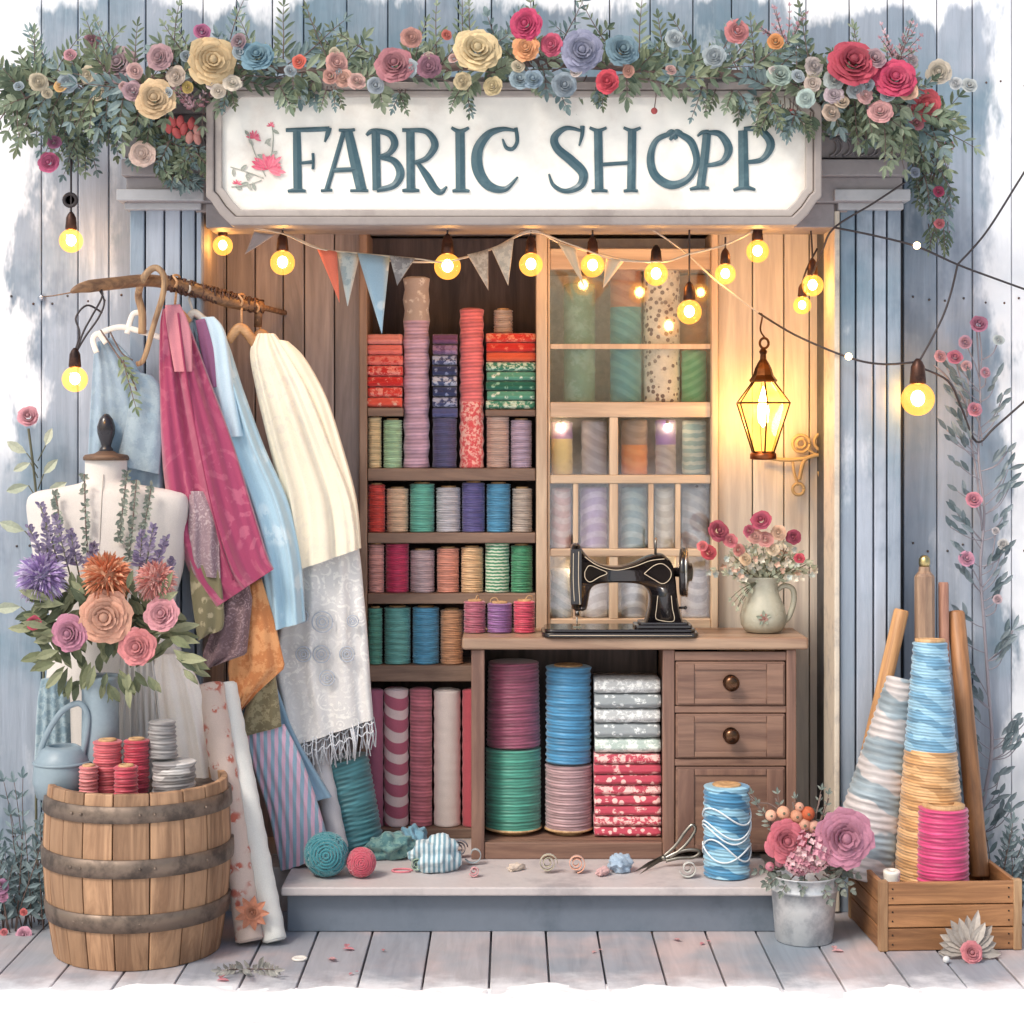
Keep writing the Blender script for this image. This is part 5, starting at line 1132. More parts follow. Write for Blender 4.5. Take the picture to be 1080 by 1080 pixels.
# ================================================================= bucket, crate, cones, rods
KB = V((X(848, -.05), -.05, .0008)); sk_ = 1 / S(-.05)
bk = empty('metal_bucket', KB, 'small galvanized metal bucket with rolled rim on the boardwalk by the crate', 'bucket')
GV = metal(c3(206, 208, 210), .45, c3(166, 170, 176), .45)
hb = Z(921, -.05)
obj('pail', MB().lathe([(29*sk_, 0), (30*sk_, .002), (33*sk_, hb*.55), (34.5*sk_, hb*.76), (36*sk_, hb*.765), (36*sk_, hb*.80), (35*sk_, hb*.81), (36*sk_, hb*.97), (37.5*sk_, hb*.985), (37.5*sk_, hb), (35.5*sk_, hb), (34*sk_, hb*.8), (1e-6, hb*.78)], 48, 0, M.Translation(KB)), GV, bk)
fb = empty('bucket_flowers', KB + V((0, 0, hb)), 'bouquet with a large pink rose and orange berries in the bucket', 'flowers'); rr = random.Random(17)
FYb = -.08
lv = MB()
for i in range(15):
    a_ = PI * 2 * i / 15; sprig(lv, KB + V((.06 * math.cos(a_), .05 * math.sin(a_), hb + .005)), (math.cos(a_), -.4, .1 + .3 * rr.random() - .5 * (math.sin(a_) < 0)), rr.uniform(.045, .075), 4, .016, rr, 0, 1, .7, .028)
for tx_, ty_ in ((792, 842), (800, 850), (818, 842), (836, 846), (874, 842), (866, 838)):
    a_ = KB + V((0, 0, hb)); b_ = P(tx_, ty_, FYb); lv.tube([a_, a_.lerp(b_, .6) + V((0, 0, .01)), b_], .002, 5, 1); sprig(lv, a_.lerp(b_, .5), b_ - a_, (b_ - a_).length * .55, 4, .009, rr, 0, 1, .0, .026)
obj('foliage', lv, [plant(c3(110, 122, 116), c3(150, 156, 146)), TWIG], fb)
for px_, py_, r_, c_, Y_ in ((890, 884, 31, (206, 130, 158), FYb - .03), (829, 887, 22, (222, 108, 124), FYb - .02)):
    q = MB(); rose(q, P(px_, py_, Y_), (rr.uniform(-.2, .2), -1, .15), r_ / S(Y_), 0, 1, rr, 7, .55); obj('rose', q, rosem(c_, tuple(int(v * .86) for v in c_)), fb)
for px_, py_, r_ in ((856, 898, 22), (842, 908, 14)):
    q = MB()
    for i in range(90):
        z = 1 - 2 * (i + .5) / 90; a = i * 2.4; qd = math.sqrt(1 - z*z); d_ = V((qd * math.cos(a), qd * math.sin(a), z)); c = P(px_, py_, FYb - .02) + d_ * (r_ * sk_ * rr.uniform(.8, 1))
        for j in range(4): b_ = j * 1.57 + i; u = d_.orthogonal().normalized(); w = d_.cross(u); q.leaf(c, u * math.cos(b_) + w * math.sin(b_) + d_ * .5, d_, .011, .008, i % 2, 0)
    obj('cluster_flower', q, [petalm((222, 150, 168)), petalm((238, 194, 200))], fb)
for i, (px_, py_, r_, c_) in enumerate(((813, 860, 6, (238, 180, 150)), (826, 857, 7, (240, 172, 136)), (840, 861, 7, (236, 160, 124)), (852, 858, 7.5, (226, 100, 56)), (830, 868, 7, (238, 164, 128)), (848, 870, 7.5, (238, 170, 140)), (858, 872, 7, (240, 180, 156)), (843, 851, 5, (236, 170, 140)), (812, 914, 5, (220, 130, 150)), (822, 910, 5, (222, 140, 158)))):
    q = MB(); q.ball(P(px_, py_, FYb), r_ * sk_, 0, 12); q.ball(P(px_, py_, FYb) + V((0, -r_ * sk_ * .95, .001)), r_ * sk_ * .22, 1, 6); obj('berry', q, [petalm(c_, .9), STEM], fb)
# crate, turned a little
CN = pix_on(931, 1003, 0); cw, cd, ch = .33, .3, .168; rotc = -.1
mc = M.Translation((CN.x, CN.y, .0008)) @ M.Rotation(.05, 4, 'Z') @ M.Translation((0, 0, 0))
cr = empty('wooden_crate', mc @ V((cw/2, cd/2, 0)), 'open slatted wooden crate holding yarn cones on the boardwalk', 'crate')
WC = wood(c3(178, 128, 86), c3(128, 88, 58), 'x', 1.1, .55, .16, .45); WCY = wood(c3(164, 116, 78), c3(118, 82, 54), 'y', 1.1, .55, .16, .45)
nb = 3; hh = ch / nb
for yy in (0, cd - .0):
    fr = MB()
    for i in range(nb): fr.box(.002, cw - .002, -.008 + yy, .004 + yy, i * hh + .0015, (i + 1) * hh - .0015, 0, mc)
    obj('slat_side', fr, WC, cr, bevel=.002)
for xx in (0, cw):
    fr = MB()
    for i in range(nb): fr.box(-.008 + xx, .004 + xx, .006, cd - .006, i * hh + .0015, (i + 1) * hh - .0015, 0, mc)
    obj('slat_end', fr, WCY, cr, bevel=.002)
for x0_, y0_ in ((-.0105, -.011), (cw - .0105, -.011), (-.0105, cd - .0095), (cw - .0105, cd - .0095)):
    obj('corner_post', MB().box(x0_, x0_ + .021, y0_, y0_ + .0205, .0, ch + .003, 0, mc), wood(c3(196, 160, 122), c3(150, 112, 80), 'z', 1.2), cr, bevel=.002)
obj('bottom', MB().box(.005, cw - .005, .005, cd - .005, .002, .012, 0, mc), WC, cr)
nl = MB()
for x in (.022, cw - .022):
    for i in range(nb):
        for dz_ in (.3, .7): nl.ball(mc @ V((x, -.0085, (i + dz_) * hh)), .0022, 0, 6)
obj('nail', nl, metal(c3(70, 62, 58), .5), cr)
def cone(label, a, b, Ya, Yb, ra, rb, mats, wraps, split=.5, seed=1, core=True):
    A_, B_ = P(a[0], a[1], Ya), P(b[0], b[1], Yb); d = B_ - A_; L = d.length; r0, r1 = ra / S(Ya), rb / S(Yb)
    o = obj('yarn_cone', lathe_body(r0, r1, L, wraps, .0016, seed, 0, .006), mats, local=True, loc=A_); o.rotation_euler = d.to_track_quat('Z', 'Y').to_euler()
    if len(mats) > 1:
        for p in o.data.polygons:
            if p.center.z > L * split: p.material_index = 1
    if core:
        k = MB().lathe([(r1 * .84, L - .004), (r1 * .86, L + .008), (r1 * .6, L + .009), (r1 * .56, L + .003), (1e-6, L)], 26); obj('core', k, CORE, o, local=True)
    return tag(o, label, 'yarn cone', 'yarn cones in the crate')
BLT = thread(c3(112, 162, 194), c3(140, 182, 206), .7, 0, .2); AMB = thread(c3(200, 150, 98), c3(212, 166, 116), .7, 0, .2)
cone('tall yarn cone, blue above and amber below, in the crate', (982, 926 + 16), (981, 677), 0., .03, 41, 18.5, [AMB, BLT], 34, .57, 61)
cone('leaning striped cone in grey, pink and blue yarn behind the amber cone', (905, 926), (952, 716), .06, .12, 39, 17, [thread(c3(146, 162, 172), c3(188, 182, 182), .33, 0, .5)], 30, .5, 62, False)
cone('hot pink spool with wooden core in front of the amber cone', (994, 934), (995, 851), -.07, -.07, 27.5, 26, [thread(c3(206, 62, 118), None, .6)], 13, .5, 63)
o_ = MB(); mt = M.Translation((X(941, -.09), -.085, .178)) @ M.Rotation(.08, 4, 'X')
o_.lathe([(.019, -.154), (.019, -.03), (.021, -.004), (.0205, .002), (.009, .004), (.0085, -.01), (1e-6, -.01)], 24, 0, mt)
tag(obj('thread_bobbin', o_, [paint(c3(230, 226, 218), rough=.4)]), 'small white bobbin with a dark hole peeking over the crate corner', 'bobbin')
def rod(name, label, a, Ya, b, Yb, rpx, mat, n=14, tip=False):
    A_, B_ = P(a[0], a[1], Ya), P(b[0], b[1], Yb); d = (B_ - A_); L = d.length; r = rpx / S((Ya+Yb)/2)
    mb = MB().lathe([(r*.95, 0), (r, .004), (r, L - .006), (r*.86, L)], n, 0, None, n > 8)
    if tip: mb.lathe([(r*.86, L + .0002), (r*.6, L+.008), (r*.55, L+.02)], n, 0, None, n > 8).lathe([(r*.5, L+.0202), (r*.58, L+.03), (r*.55, L+.042), (r*.3, L+.05), (1e-6, L+.051)], 14, 1)
    o = obj(name, mb, mat if isinstance(mat, list) else [mat], local=True, loc=A_); o.rotation_euler = d.to_track_quat('Z', 'Y').to_euler(); return tag(o, label, 'rod', 'wooden rods standing in the crate')
WR = wood(c3(206, 158, 108), c3(164, 118, 78), 'z', 1.4, .5, .05); WR2 = wood(c3(170, 140, 116), c3(128, 102, 86), 'z', 1.4, .5, .05); WR3 = wood(c3(176, 124, 82), c3(126, 88, 60), 'z', 1.4, .5, .05)
rod('wooden_rod', 'golden wooden rod leaning behind the striped cone', (905, 840), .14, (951, 643), .18, 8, WR)
rod('wooden_rod', 'faceted grey brown rod with a brass rounded tip above the blue cone', (976, 930), .14, (975, 606), .2, 10.5, [WR2, metal(c3(196, 178, 128), .35)], 8, True)
rod('wooden_rod', 'thin pinkish brown rod behind the faceted rod', (998, 930), .16, (995, 614), .22, 5.5, wood(c3(178, 132, 112), c3(140, 98, 84), 'z', 1.4))
rod('wooden_rod', 'long honey brown rod slanting beside the blue cone', (1034, 925), .05, (1008, 645), .24, 9.5, WR3)
# rosette lying against the crate
rs_ = empty('ribbon_rosette', pix_on(1022, 1012, .002), 'grey ribbon rosette with pink rose centre lying by the crate', 'rosette')
rc = pix_on(1023, 1013, 0) + V((0, 0, .022)); pz = MB(); rr = random.Random(9)
for i in range(15):
    a_ = -.35 + (PI + .7) * i / 14; pz.leaf(rc + V((0, .006, 0)), (math.cos(a_), .16 + rr.uniform(-.05, .05), max(math.sin(a_), -.15)), (0, -1, .2), rr.uniform(.07, .1), .026, 0, rr.uniform(-.05, .1))
obj('ribbon_loops', pz, plant(c3(160, 152, 146), c3(196, 188, 180), .15), rs_)
q = MB(); rose(q, rc + V((0, -.012, 0)), (0, -1, .35), .027, 0, 1, rr, 4); obj('rose', q, rosem((222, 128, 138)), rs_)
pe = MB(); pe.ball(pix_on(998, 1016, 0) + V((0, 0, .009)), .009, 0, 10)
tag(obj('pearl_button', pe, paint(c3(210, 210, 212), rough=.25)), 'round pearl button on the boards beside the rosette', 'button')
# petals and buttons on the boards
g6 = 'loose petals on the boardwalk'
for i, (px_, py_, L, lb) in enumerate(((361, 1001, .03, 'pink petal on the boards below the step end'), (352, 1013, .03, 'pale pink petal near the white cloth roll'), (372, 1026, .014, 'tiny rose petal near the ragged board ends'), (877, 1003, .03, 'pink petal in front of the bucket'), (405, 1003, .014, 'tiny pink petal below the step'), (628, 1003, .016, 'coral petal below the step middle'), (228, 1034, .03, 'pink petal at the ragged edge near the barrel'), (716, 992, .022, 'mauve petal near the step foot'), (742, 994, .018, 'small mauve petal nearest the bucket'))):
    c = pix_on(px_, py_, .003); mb = MB(); rr = random.Random(i)
    mb.leaf(c, (math.cos(i * 2.1), math.sin(i * 2.1), .12), (0, 0, 1), L, L * .62, 0, .2).leaf(c + V((L * .3, .004, .002)), (math.cos(i * 2.1 + 1.5), math.sin(i * 2.1 + 1.5), .2), (0, 0, 1), L * .8, L * .5, 0, .1)
    tag(obj('petal', mb, petalm((224, 140, 150) if i % 2 == 0 else (230, 170, 172))), lb, 'petal', g6)
for px_, py_, lb in ((316, 1012, 'flat cream button on the boards by the rolls'),):
    c = pix_on(px_, py_, .0008); tag(obj('coat_button', MB().lathe([(.017, 0), (.019, .003), (.016, .0055), (.013, .004), (1e-6, .0038)], 24, 0, M.Translation(c)), paint(c3(236, 230, 222), rough=.3)), lb, 'button')
tw = MB(); rr = random.Random(3)
for k in range(5): sprig(tw, pix_on(262, 1022, .004) + V((rr.uniform(-.03, .03), 0, 0)), (rr.uniform(-1, 1), -.4, .12), .09, 5, .014, rr, 0, 1, .05, .035)
tag(obj('fallen_sprig', tw, [plant(c3(150, 150, 146), c3(184, 182, 176)), TWIG]), 'fallen grey leaf sprig on the boards beside the barrel', 'leaf sprig')
# ================================================================= garland over the sign
GY = .0
gl_ = empty('flower_garland', P(540, 80, .05), 'long flower garland of roses and olive leaves draped over the sign top', 'garland')
rr = random.Random(77)
axis = [(22, 92), (70, 84), (150, 84), (250, 72), (400, 78), (540, 66), (700, 74), (850, 84), (930, 104), (985, 134)]
ax_ = cat_rom([(u, v, .03 if 140 < u < 940 else .12) for u, v in axis], 200)
fol = MB()
fol.tube([P(*p) for p in ax_], .011, 6, 3)
for i in range(270):
    u, v, Y = ax_[int(rr.random() * 199.9)]; side = rr.random()
    if u < 130: an = rr.choice((rr.uniform(1.9, 3.5), rr.uniform(3.9, 4.9)))
    elif u > 900: an = rr.choice((rr.uniform(-1.2, .9), rr.uniform(-1.7, -1.1)))
    elif side < .60: an = rr.choice((rr.uniform(.3, 1.3), rr.uniform(1.8, 2.9)))
    elif side < .8: an = rr.choice((rr.uniform(-.15, .35), rr.uniform(2.8, 3.3)))
    else: an = rr.uniform(-2.1, -1.0)
    L = rr.uniform(.07, .15) * (.62 if an < -.5 and 230 < u < 860 else 1) * (.8 if .3 < an < 2.9 else 1)
    dy = rr.uniform(-.5, .3)
    sprig(fol, P(u + rr.uniform(-8, 8), v + rr.uniform(-8, 14), Y + rr.uniform(-.05, .03)), (math.cos(an), dy, math.sin(an)), L, rr.choice((4, 5, 5)), rr.uniform(.013, .021), rr, rr.choice((0, 0, 1, 2)), 3, .25, rr.uniform(.038, .06))
for i in range(46):
    u, v, Y = ax_[int(6 + 186 * (i + rr.random()) / 46)]; an = rr.uniform(.5, 2.64)
    sprig(fol, P(u, v - 8, Y - .02), (math.cos(an), rr.uniform(-.25, .15), math.sin(an)), rr.uniform(.11, .17), 7, rr.uniform(.009, .013), rr, rr.choice((0, 0, 1, 2)), 3, .1, rr.uniform(.032, .045))
# hanging ends and the moss-like fill over the frieze
def trail(x0, y0, x1, y1, n, Y, L=.09, spread=.8, lw=.012):
    for i in range(n):
        t = rr.random(); an = -PI / 2 + rr.uniform(-spread, spread)
        sprig(fol, P(x0 + (x1 - x0) * t + rr.uniform(-12, 12), y0 + (y1 - y0) * t, Y + rr.uniform(-.03, .02)), (math.cos(an), rr.uniform(-.35, .2), math.sin(an)), L * rr.uniform(.7, 1.2), 5, lw * rr.uniform(.8, 1.2), rr, rr.choice((0, 1, 2)), 3, .3, .034)
trail(58, 92, 82, 150, 34, .26, .1, .7); trail(110, 95, 120, 130, 26, .2, .08, .9); trail(140, 100, 205, 165, 60, .1, .06, 1.4, .011); trail(960, 120, 988, 190, 34, .24, .1, .7); trail(985, 180, 992, 245, 12, .27, .06, .5, .009)
trail(760, 92, 850, 120, 26, .02, .06, .8); trail(875, 105, 950, 130, 40, .08, .07, 1.0); trail(150, 160, 200, 190, 16, .12, .03, 1.5, .009)
for (x0, y0, L) in ((345, 95, .06), (420, 98, .06), (485, 98, .07), (628, 96, .05), (738, 92, .1), (236, 100, .05), (300, 96, .05)): 
    for k in range(3): sprig(fol, P(x0 + k * 4, y0 - 4, .0), (rr.uniform(-.5, .5), -.2, -1), L * rr.uniform(.7, 1), 5, .01, rr, k % 3, 3, .2, .026)
obj('foliage', fol, [plant(c3(118, 134, 112), c3(156, 166, 142)), plant(c3(104, 126, 128), c3(146, 164, 164)), plant(c3(82, 98, 82), c3(124, 132, 104)), TWIG], gl_)
# roses: x, y, radius, colour, depth
RS = [(126, 68, 18, (166, 136, 142)), (97, 43, 7.5, (172, 116, 126)), (168, 60, 13, (184, 140, 146)), (163, 105, 19, (236, 198, 150)), (223, 64, 23, (242, 206, 152)), (271, 60, 16, (106, 146, 164)), (213, 33, 8, (190, 96, 140)), (315, 65, 7, (222, 92, 74)), (252, 44, 8, (150, 120, 130)),
      (245, 88, 9, (236, 220, 200)), (230, 96, 7, (240, 222, 200)), (74, 58, 6, (206, 140, 150)), (64, 90, 7, (224, 170, 100)), (150, 163, 13, (240, 208, 192)), (52, 172, 10, (222, 96, 142)), (57, 150, 7, (190, 110, 150)), (198, 92, 6, (190, 160, 80)),
      (355, 66, 11, (222, 160, 150)), (362, 82, 9, (228, 170, 150)), (349, 80, 8, (216, 150, 136)), (376, 86, 9, (224, 176, 164)), (396, 90, 8, (176, 186, 196)), (416, 69, 18, (186, 112, 122)), (452, 70, 12, (160, 104, 124)), (434, 40, 10, (206, 142, 128)), (471, 37, 5, (226, 112, 96)),
      (503, 54, 23, (244, 214, 160)), (488, 86, 9, (206, 184, 142)), (520, 91, 9, (214, 190, 140)), (555, 26, 16, (204, 52, 98)), (555, 51, 13, (240, 160, 104)), (582, 47, 11, (204, 74, 106)), (548, 84, 10, (156, 178, 190)), (562, 84, 10, (146, 170, 188)), (613, 54, 20, (146, 148, 176)), (656, 54, 16, (112, 142, 156)), (595, 90, 12, (152, 166, 178)), (641, 86, 11, (222, 62, 80)), (663, 75, 6, (216, 150, 130)), (711, 41, 9, (186, 196, 200)),
      (777, 33, 12, (222, 132, 132)), (753, 60, 11, (160, 172, 178)), (818, 44, 8, (236, 150, 82)), (822, 80, 12, (152, 172, 160)), (858, 70, 9, (186, 170, 166)), (857, 88, 8, (206, 184, 170)), (850, 104, 9, (170, 190, 184)), (899, 68, 24, (200, 66, 86)), (944, 84, 20, (204, 54, 92)), (976, 111, 15, (226, 84, 92)), (993, 133, 9, (234, 146, 110)), (990, 76, 12, (206, 192, 172)), (887, 107, 8, (206, 180, 152)), (876, 119, 9, (204, 178, 158)), (962, 64, 6, (200, 176, 180)), (1022, 90, 8, (196, 202, 202)), (1008, 88, 6, (198, 202, 204)), (1001, 153, 5, (216, 110, 124)), (990, 202, 5.5, (196, 62, 100)), (991, 236, 5, (206, 100, 110)), (965, 182, 5, (150, 160, 180))]
PAL = [(214, 196, 190), (190, 170, 178), (176, 188, 194), (220, 170, 164), (206, 190, 160), (160, 174, 184)]
for i in range(34):
    u, v, _ = ax_[int(4 + 191 * (i + rr.random()) / 34)]; RS.append((u + rr.uniform(-8, 8), v + rr.uniform(-22, 16), rr.uniform(5, 9.5), rr.choice(PAL)))
for u_, v_, r_, c_ in ((928, 118, 12, (214, 150, 150)), (922, 62, 11, (190, 150, 156)), (958, 96, 9, (232, 180, 150)), (966, 130, 8, (206, 120, 130)), (880, 84, 10, (170, 180, 178)), (912, 100, 9, (228, 170, 166)), (140, 96, 10, (190, 150, 156)), (110, 76, 11, (206, 176, 176)), (186, 80, 10, (214, 190, 170))): RS.append((u_, v_, r_, c_))
for u, v, r_, c_ in RS:
    r_ *= 1.12
    Y = (-.055 if 130 < u < 960 else .04) + (.12 if v > 130 else 0); q = MB()
    rose(q, P(u, v, Y), (rr.uniform(-.35, .35), -1, rr.uniform(-.1, .45)), r_ / S(Y), 0, 1, rr, 6 if r_ > 14 else (5 if r_ > 9 else 3), rr.uniform(.5, .68)); obj('rose', q, rosem(c_), gl_)
BDM = [petalm((206, 84, 84)), petalm((224, 150, 140))]
for u, v in ((178, 134), (186, 140), (194, 136), (202, 130), (208, 138), (190, 128), (182, 128), (208, 146), (200, 145)):
    bd = MB(); c = P(u, v, .06); bd.lathe([(1e-6, -.018), (.008, -.012), (.011, 0), (.008, .01), (.003, .016), (1e-6, .017)], 10, 0 if u % 4 else 1, M.Translation(c) @ M.Rotation(rr.uniform(-.6, .6), 4, 'Y')); obj('rosebud', bd, BDM, gl_)
for u, v in ((836, 118), (822, 136), (832, 133), (840, 124), (690, 117), (826, 128)):
    bd = MB().ball(P(u, v, .02), .0085 if v < 125 else .006, 0, 10).tube([P(u, v - 1, .02), P(u + 2, v - 16, .03), P(u + 1, v - 30, .04)], .0014, 5, 1); obj('berry', bd, [BDM[0], TWIG], gl_)
for cx_, cy_ in ((945, 66), (830, 50), (205, 118)):
    sp2 = MB()
    for i in range(9): a_ = rr.uniform(.5, 2.6); sprig(sp2, P(cx_, cy_, .03), (math.cos(a_), rr.uniform(-.5, .1), math.sin(a_)), rr.uniform(.06, .11), 6, .007, rr, 0, 1, .2, .016)
    obj('filler_spray', sp2, [plant(c3(186, 136, 146), c3(206, 180, 186)), TWIG], gl_)
dr = MB()
for i in range(26):
    a_ = rr.uniform(-2.2, -1.2); q_ = P(108 + rr.uniform(-8, 10), 104, .2); dr.leaf(q_, (math.cos(a_), rr.uniform(-.3, .1), math.sin(a_)), (0, -1, 0), rr.uniform(.05, .09), .014, 0, .1)
obj('blue_leaves', dr, plant(c3(72, 98, 122), c3(112, 140, 158)), gl_)

# ================================================================= lights
BULB = glass((1, .8, .48, 1), .012, .5, c3(255, 176, 76), .05); CORE_L = glow((1, .58, .22, 1), 58.); SOCK = metal(c3(86, 58, 48), .4, c3(44, 32, 30), .7); WIRE = paint(c3(54, 46, 48), rough=.5); CREAMW = paint(c3(214, 198, 176), rough=.6)
def bulb(parent, px, py, Y, rpx, top_y, wire=WIRE, sway=0, core=1.):
    """a globe bulb hanging below a cap; wire rises to top_y"""
    r = rpx / S(Y); c = P(px, py, Y); s0 = c.z + r * .9
    sk = MB().lathe([(r*.36, 0), (r*.5, .003), (r*.46, r*.55), (r*.42, r*1.05), (r*.28, r*1.35), (r*.12, r*1.55)], 18, 0, M.Translation((c.x, c.y, s0)))
    k = obj('socket', sk, SOCK, parent)
    if top_y is not None: 
        tp = P(px + sway, top_y, Y); obj('drop_wire', MB().tube(cat_rom([tuple(V((c.x, c.y, s0 + r * 1.5))), tuple(V(((c.x * 2 + tp.x) / 3, Y, (c.z + tp.z) / 2 + r))), tuple(tp)], 8), .0028, 6), wire, parent)
    b = MB().lathe([(r * .34, r * .93), (r * .5, r * .86)] + [(r * math.sin(a), r * math.cos(a)) for a in [.62 + (PI - .62) * i / 14 for i in range(15)]], 24, 0, M.Translation(c))
    b.ball(c + V((0, 0, r * .05)), r * .42, 1, 12, 1.15)
    obj('bulb', b, [BULB, CORE_L], k)
LY = .24
sl = empty('string_lights', P(550, 250, LY), 'string of round amber bulbs on a pale cord below the sign', 'string lights')
cord = [(268, 242), (300, 247), (350, 266), (410, 275), (472, 275), (520, 262), (560, 243), (590, 256), (625, 266), (660, 274), (700, 276), (727, 268), (765, 258), (800, 241)]
obj('cord', MB().tube(cat_rom([tuple(P(u, v, LY)) for u, v in cord], 90), .0032, 6).tube(cat_rom([tuple(P(u, v, LY + .02)) for u, v in ((680, 238), (700, 250), (727, 270), (755, 296), (800, 330))], 24), .0026, 6), CREAMW, sl)
for px_, py_, r_, ty in ((298, 277, 13, 238), (472, 281, 14, 238), (560, 279, 12.5, 238), (625, 280, 12.5, 240), (692, 289, 12.5, 270), (727, 329, 13, 238), (765, 289, 11, 250), (799, 265, 12, 238)): bulb(sl, px_, py_, LY, r_, ty)
pr_ = empty('bulb_cluster', P(855, 240, .26), 'two amber bulbs hanging together on dark wires beside the cream post', 'string lights')
bulb(pr_, 857, 301, .26, 11.5, 222, sway=-4); bulb(pr_, 846, 322, .27, 9.5, 262, sway=16)
o_ = empty('pendant_bulb', P(235, 240, .3), 'single small amber bulb under the sign corner above the rail end', 'bulb'); bulb(o_, 235, 259, .3, 10.5, 236)
o_ = empty('pendant_bulb', P(75, 180, .2), 'amber bulb on a beaded dark wire below the garland end', 'bulb'); bulb(o_, 75, 254, .2, 12.5, 168)
obj('bead', MB().lathe([(.016 + .005 * math.cos(a), .005 * math.sin(a)) for a in [2*PI*i/10 for i in range(11)]], 18, 0, M.Translation(P(74, 211, .2)) @ M.Rotation(PI/2, 4, 'X')), WIRE, o_)
o_ = empty('pendant_bulb', P(79, 380, -.02), 'amber bulb on looped dark wires hanging from the rail tip', 'bulb'); bulb(o_, 79, 400, -.06, 13.5, None)
lw_ = MB()
for pts in ([(79, 374), (90, 355), (104, 335), (110, 318), (103, 303)], [(80, 372), (88, 350), (96, 335), (108, 312), (104, 302)], [(78, 374), (84, 352), (80, 335), (92, 322), (108, 330)]): lw_.tube(cat_rom([tuple(P(u, v, -.06 + .045 * i / 4)) for i, (u, v) in enumerate(pts)], 24), .0026, 6)
obj('loop_wire', lw_, WIRE, o_)
# string across the outer boards, one big bulb and two fairy lights
rs = empty('outer_string', P(968, 300, .15), 'dark cable strung over the outer boards with one large glowing bulb', 'string lights')
cb = MB()
for pts in ([(955, 192, .12), (920, 215, .14), (880, 240, .17), (868, 262, .2), (856, 292, .25)], [(880, 240, .17), (920, 248, .16), (967, 260, .16), (1010, 279, .18), (1050, 294, .24), (1100, 312, .3)], [(1010, 279, .18), (1040, 245, .2), (1075, 190, .25), (1100, 150, .3)], [(800, 330, .3), (840, 354, .22), (895, 377, .17), (930, 384, .16), (965, 382, .16)], [(1010, 279, .18), (1004, 305, .18), (996, 330, .17), (984, 355, .165), (969, 382, .16)], [(972, 388, .16), (1000, 402, .2), (1014, 430, .26), (1030, 466, .3), (1050, 450, .3), (1090, 415, .3)]):
    cb.tube(cat_rom([tuple(P(*p)) for p in pts], 26), .003, 6)
obj('cable', cb, WIRE, rs)
bulb(rs, 968, 421, .16, 17.5, None)
for u, v, Y in ((967, 259, .155), (895, 376, .165)): obj('fairy_light', MB().ball(P(u, v, Y - .004), .0095, 0, 12), glow((1, .66, .32, 1), 7.), rs)

# warm bulbs for glows in one row, more added to brighten the cabinet
cbx = empty('cabinet_fill_lights', P(664, 500, .56), 'small warm bulbs, several added to brighten the rolls behind the cream window panes', 'string lights')
for u, v, q in ((592, 450, .56), (648, 519, .575), (704, 450, .56), (735, 518, .57), (608, 597, .57), (700, 596, .57)):
    c = P(u, v, q); obj('bulb', MB().ball(c, .0075, 0, 12), glow((1, .72, .42, 1), 64.), cbx)
    obj('socket', MB().lathe([(.004, .006), (.005, .008), (.004, .016), (.001, .018)], 10, 0, M.Translation(c)), SOCK, cbx)

# bunting
bn = empty('bunting', P(440, 255, .2), 'pennant bunting with coral, grey and pale blue flags under the sign', 'bunting')
BYy = .205
bp_ = [(268, 240), (300, 247), (335, 262), (378, 267), (440, 273), (472, 276), (520, 262), (560, 245), (600, 257), (650, 274), (700, 276)]
obj('string', MB().tube(cat_rom([tuple(P(u, v, BYy)) for u, v in bp_], 60), .0022, 6), CREAMW, bn)
def pennant(pts, mat, k=0):
    (ax0, ay0), (bx0_, by0), (cx0, cy0) = pts; mb = MB(); vs = []; n = 7
    for i in range(n + 1):
        t = i / n
        for j in range(5):
            s_ = j / 4; u = (ax0 + (bx0_ - ax0) * s_) * (1 - t) + cx0 * t; v = (ay0 + (by0 - ay0) * s_) * (1 - t) + cy0 * t
            vs.append(P(u, v, BYy - .004) + V((0, .006 * math.sin(s_ * 5 + k) * (1 - t) + .008 * math.sin(t * 2.4 + k), 0)))
    mb.add(vs, [(i*5+j, i*5+j+1, (i+1)*5+j+1, (i+1)*5+j) for i in range(n) for j in range(4)], 0, True)
    o = obj('pennant', mb, mat, bn); sd = o.modifiers.new('thick', 'SOLIDIFY'); sd.thickness = .002
PG = fabric(c3(182, 190, 188), c3(150, 164, 168), 'mottle', .6); PBL = fabric(c3(150, 178, 196), c3(188, 204, 212), 'floral', .6)
for k, (pts, mt_) in enumerate((((( 268, 244), (290, 248), (258, 268)), FB((150, 140, 140))), (((334, 262), (355, 265), (358, 319)), fabric(c3(226, 120, 96))), (((355, 265), (379, 268), (367, 323)), PG), (((377, 267), (411, 271), (403, 352)), PBL), (((411, 270), (438, 273), (419, 301)), FB((128, 124, 124), (164, 160, 156), 'mottle')), (((493, 269), (515, 263), (515, 306)), FB((206, 186, 164), (178, 158, 140), 'mottle', .8)), (((518, 262), (542, 252), (536, 301)), FB((188, 176, 160), (214, 200, 180), 'mottle', .8)), (((588, 255), (607, 262), (616, 302)), FB((216, 196, 166))), (((640, 271), (658, 275), (636, 304)), FB((222, 200, 170))))): pennant(pts, mt_, k)

